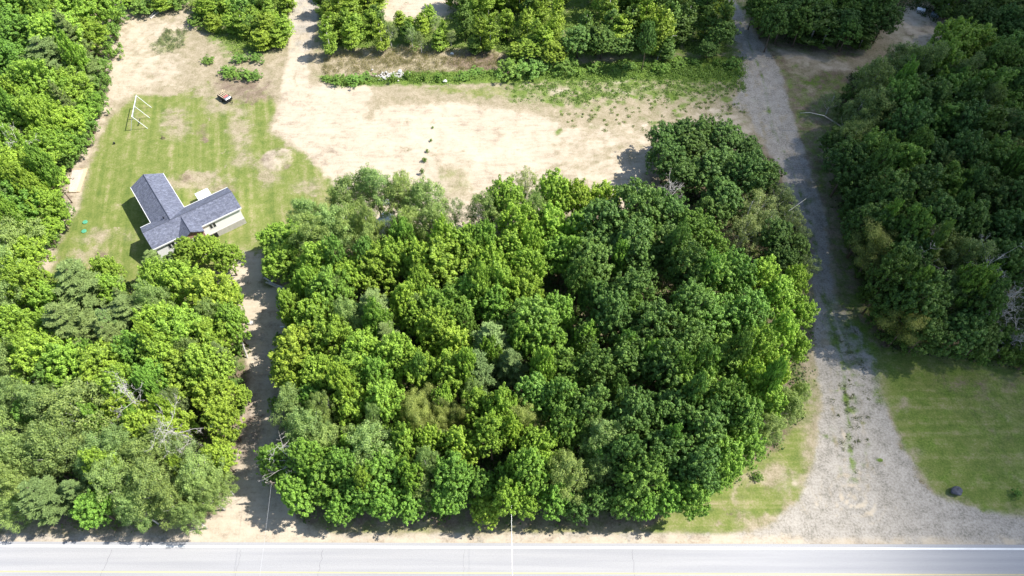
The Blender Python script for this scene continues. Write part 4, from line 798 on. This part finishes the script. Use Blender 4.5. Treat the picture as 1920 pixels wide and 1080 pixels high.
def stem(name, pts, rads, lab, mat='birch'):
    mb = MB(); mb.tube([g(x, y, z) for x, y, z in pts], rads, 7); lone(name, mb, MAT[mat], lab, 'tree stem')
stem('bent_birch', [(1590, 246, 0), (1566, 230, 2.5), (1545, 217, 4), (1518, 211, 4.6), (1500, 212, 4.2)], [.16, .13, .1, .07, .03], 'white birch stem bowed over the shaded edge of the gravel road')
stem('bent_birch', [(1232, 112, 0), (1240, 90, 3), (1250, 75, 4.5), (1262, 67, 5), (1270, 67, 4.8)], [.09, .07, .06, .04, .02], 'thin pale birch arching in front of the dark thicket')
stem('bare_trunk', [(464, 671, 0), (455, 645, 3), (444, 625, 5), (430, 595, 8)], [.14, .13, .11, .08], 'bare leaning trunk standing at the left edge of the driveway')
stem('bare_trunk', [(1381, 455, 0), (1396, 415, 5), (1411, 378, 9.5)], [.13, .1, .05], 'straight white trunk in the gravel road clump')
stem('bare_trunk', [(1453, 420, 4), (1480, 395, 7.5), (1512, 372, 9)], [.09, .07, .03], 'slanting white trunk nearest the gravel road')

# ------------------------------------------------------------------ uncountable growth
def scatter(poly, n, hmin, hmax, size, asp, name, mat, col, upr=.5, clump=1.2, seed=1, cs=None):
    r = np.random.default_rng(seed); w_ = np.array([g(a, b)[:2] for a, b in poly]); lo, hi = w_.min(0), w_.max(0)
    nc = max(4, int(n/60)); cc = r.uniform(lo, hi, (nc*6, 2)); cc = cc[sdist(poly, cc) > r.random(len(cc))**2*3.5][:nc*2]
    ch = r.uniform(hmin, hmax, len(cc)); cr = clump*r.uniform(.6, 1.4, len(cc)); i = r.integers(0, len(cc), n)
    d = unit(r.normal(size=(n, 3))); d[:, 2] = np.abs(d[:, 2])
    P = np.concatenate([cc[i] + d[:, :2]*cr[i][:, None]*r.uniform(.3, 1, (n, 1)), (d[:, 2]*ch[i]*r.uniform(.4, 1, n) + .05)[:, None]], 1)
    Nn = unit(d*(1-upr) + r.normal(size=(n, 3))*.5 + np.array([0, 0, upr])); al = None
    if asp < .3: al = np.repeat(np.array([[0, 0, 1.]]), n, 0); Nn = unit(r.normal(size=(n, 3))*np.array([1, 1, .15]))
    V = leaves(P, Nn, size, asp, r, along=al); me = quads_mesh(name, V, .45 + .2*r.normal(size=n) + .15*(r.random(len(cc))[i]-.5), MAT[mat])
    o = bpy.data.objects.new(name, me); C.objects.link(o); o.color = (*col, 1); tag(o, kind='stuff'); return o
def und(o, lab, cat): tag(o, lab, cat)
und(scatter([(590, 145), (720, 148), (750, 136), (940, 134), (1100, 118), (1400, 106), (1400, 150), (1250, 150), (1100, 150), (960, 152), (740, 158), (640, 162)], 26000, .3, 1.1, .13, .7, 'weeds', 'leaf', (.19, .31, .06), seed=2), 'dense green weeds along the brush line above sand', 'weeds')
und(scatter([(940, 150), (1400, 130), (1400, 175), (1250, 195), (1190, 185), (1090, 198), (1060, 195), (960, 190)], 12500, .12, .45, .12, .7, 'weeds', 'leaf', (.18, .29, .06), clump=.8, seed=3), 'low green weeds spreading from the brush line to the gravel road', 'weeds')
und(scatter([(1040, 200), (1390, 160), (1400, 210), (1280, 250), (1060, 245)], 3600, .05, .25, .10, .7, 'weeds', 'leaf', (.20, .27, .07), clump=.5, seed=4), 'scattered green tufts at the right end of the sand', 'weeds')
und(scatter([(600, 95), (800, 82), (960, 100), (950, 138), (600, 150)], 20000, .3, .9, .26, .1, 'tall_grass', 'airy', (.38, .35, .2), clump=.9, seed=5), 'dry tall grass between the thicket and the brush line', 'grass')
und(scatter([(280, 90), (310, 55), (352, 55), (345, 92), (300, 102)], 3500, .3, .8, .24, .12, 'tall_grass', 'airy', (.27, .33, .18), clump=.7, seed=6), 'grey-green grass patch in the sandy top left clearing', 'grass')
und(scatter([(345, -30), (550, -40), (540, 80), (440, 105), (400, 60), (350, 20)], 22000, .3, 1.5, .14, .7, 'undergrowth', 'leaf', (.22, .33, .06), clump=1.5, seed=7), 'leafy undergrowth of the top left scrub', 'undergrowth')
und(scatter([(595, -50), (715, -50), (720, 70), (840, 60), (840, -40), (1370, -50), (1380, 100), (1000, 105), (610, 90)], 50000, .4, 1.8, .15, .7, 'undergrowth', 'leaf', (.17, .27, .05), clump=1.6, seed=8), 'leafy undergrowth beneath the top thicket', 'undergrowth')
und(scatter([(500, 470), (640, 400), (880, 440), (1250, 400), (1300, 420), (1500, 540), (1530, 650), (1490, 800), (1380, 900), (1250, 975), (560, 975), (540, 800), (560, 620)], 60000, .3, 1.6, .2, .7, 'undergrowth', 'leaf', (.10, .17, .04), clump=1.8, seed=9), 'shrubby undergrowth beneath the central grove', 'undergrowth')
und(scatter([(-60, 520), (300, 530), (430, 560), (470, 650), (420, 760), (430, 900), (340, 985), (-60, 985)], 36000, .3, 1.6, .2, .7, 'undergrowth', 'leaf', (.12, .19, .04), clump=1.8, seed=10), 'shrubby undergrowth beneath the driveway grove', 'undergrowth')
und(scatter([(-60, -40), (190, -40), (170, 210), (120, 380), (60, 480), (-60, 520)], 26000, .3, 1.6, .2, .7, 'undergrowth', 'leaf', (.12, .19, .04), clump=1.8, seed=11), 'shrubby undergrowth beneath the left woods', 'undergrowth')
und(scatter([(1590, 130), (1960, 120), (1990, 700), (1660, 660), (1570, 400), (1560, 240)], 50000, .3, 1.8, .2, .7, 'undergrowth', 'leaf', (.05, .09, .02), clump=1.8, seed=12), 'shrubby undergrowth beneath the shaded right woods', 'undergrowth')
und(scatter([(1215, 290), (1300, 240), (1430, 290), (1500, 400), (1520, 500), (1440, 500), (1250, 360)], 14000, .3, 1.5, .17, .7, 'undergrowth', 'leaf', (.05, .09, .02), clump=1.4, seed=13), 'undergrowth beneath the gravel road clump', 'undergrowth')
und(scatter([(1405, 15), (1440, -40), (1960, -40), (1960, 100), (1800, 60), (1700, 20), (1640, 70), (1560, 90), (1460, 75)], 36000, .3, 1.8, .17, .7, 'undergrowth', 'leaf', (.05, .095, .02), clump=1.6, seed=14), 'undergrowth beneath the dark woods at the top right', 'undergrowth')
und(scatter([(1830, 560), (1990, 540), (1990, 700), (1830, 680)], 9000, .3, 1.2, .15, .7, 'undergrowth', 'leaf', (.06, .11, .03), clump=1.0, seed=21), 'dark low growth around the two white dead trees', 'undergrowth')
und(scatter([(1560, 600), (1600, 590), (1650, 760), (1620, 900), (1560, 900), (1555, 700)], 1500, .03, .07, .08, .6, 'weed_tufts', 'leaf', (.16, .18, .08), clump=.6, seed=15), 'small weed tufts dotted along the gravel road', 'weeds')
print('trees', len(ALL), 'objects', len(bpy.data.objects))
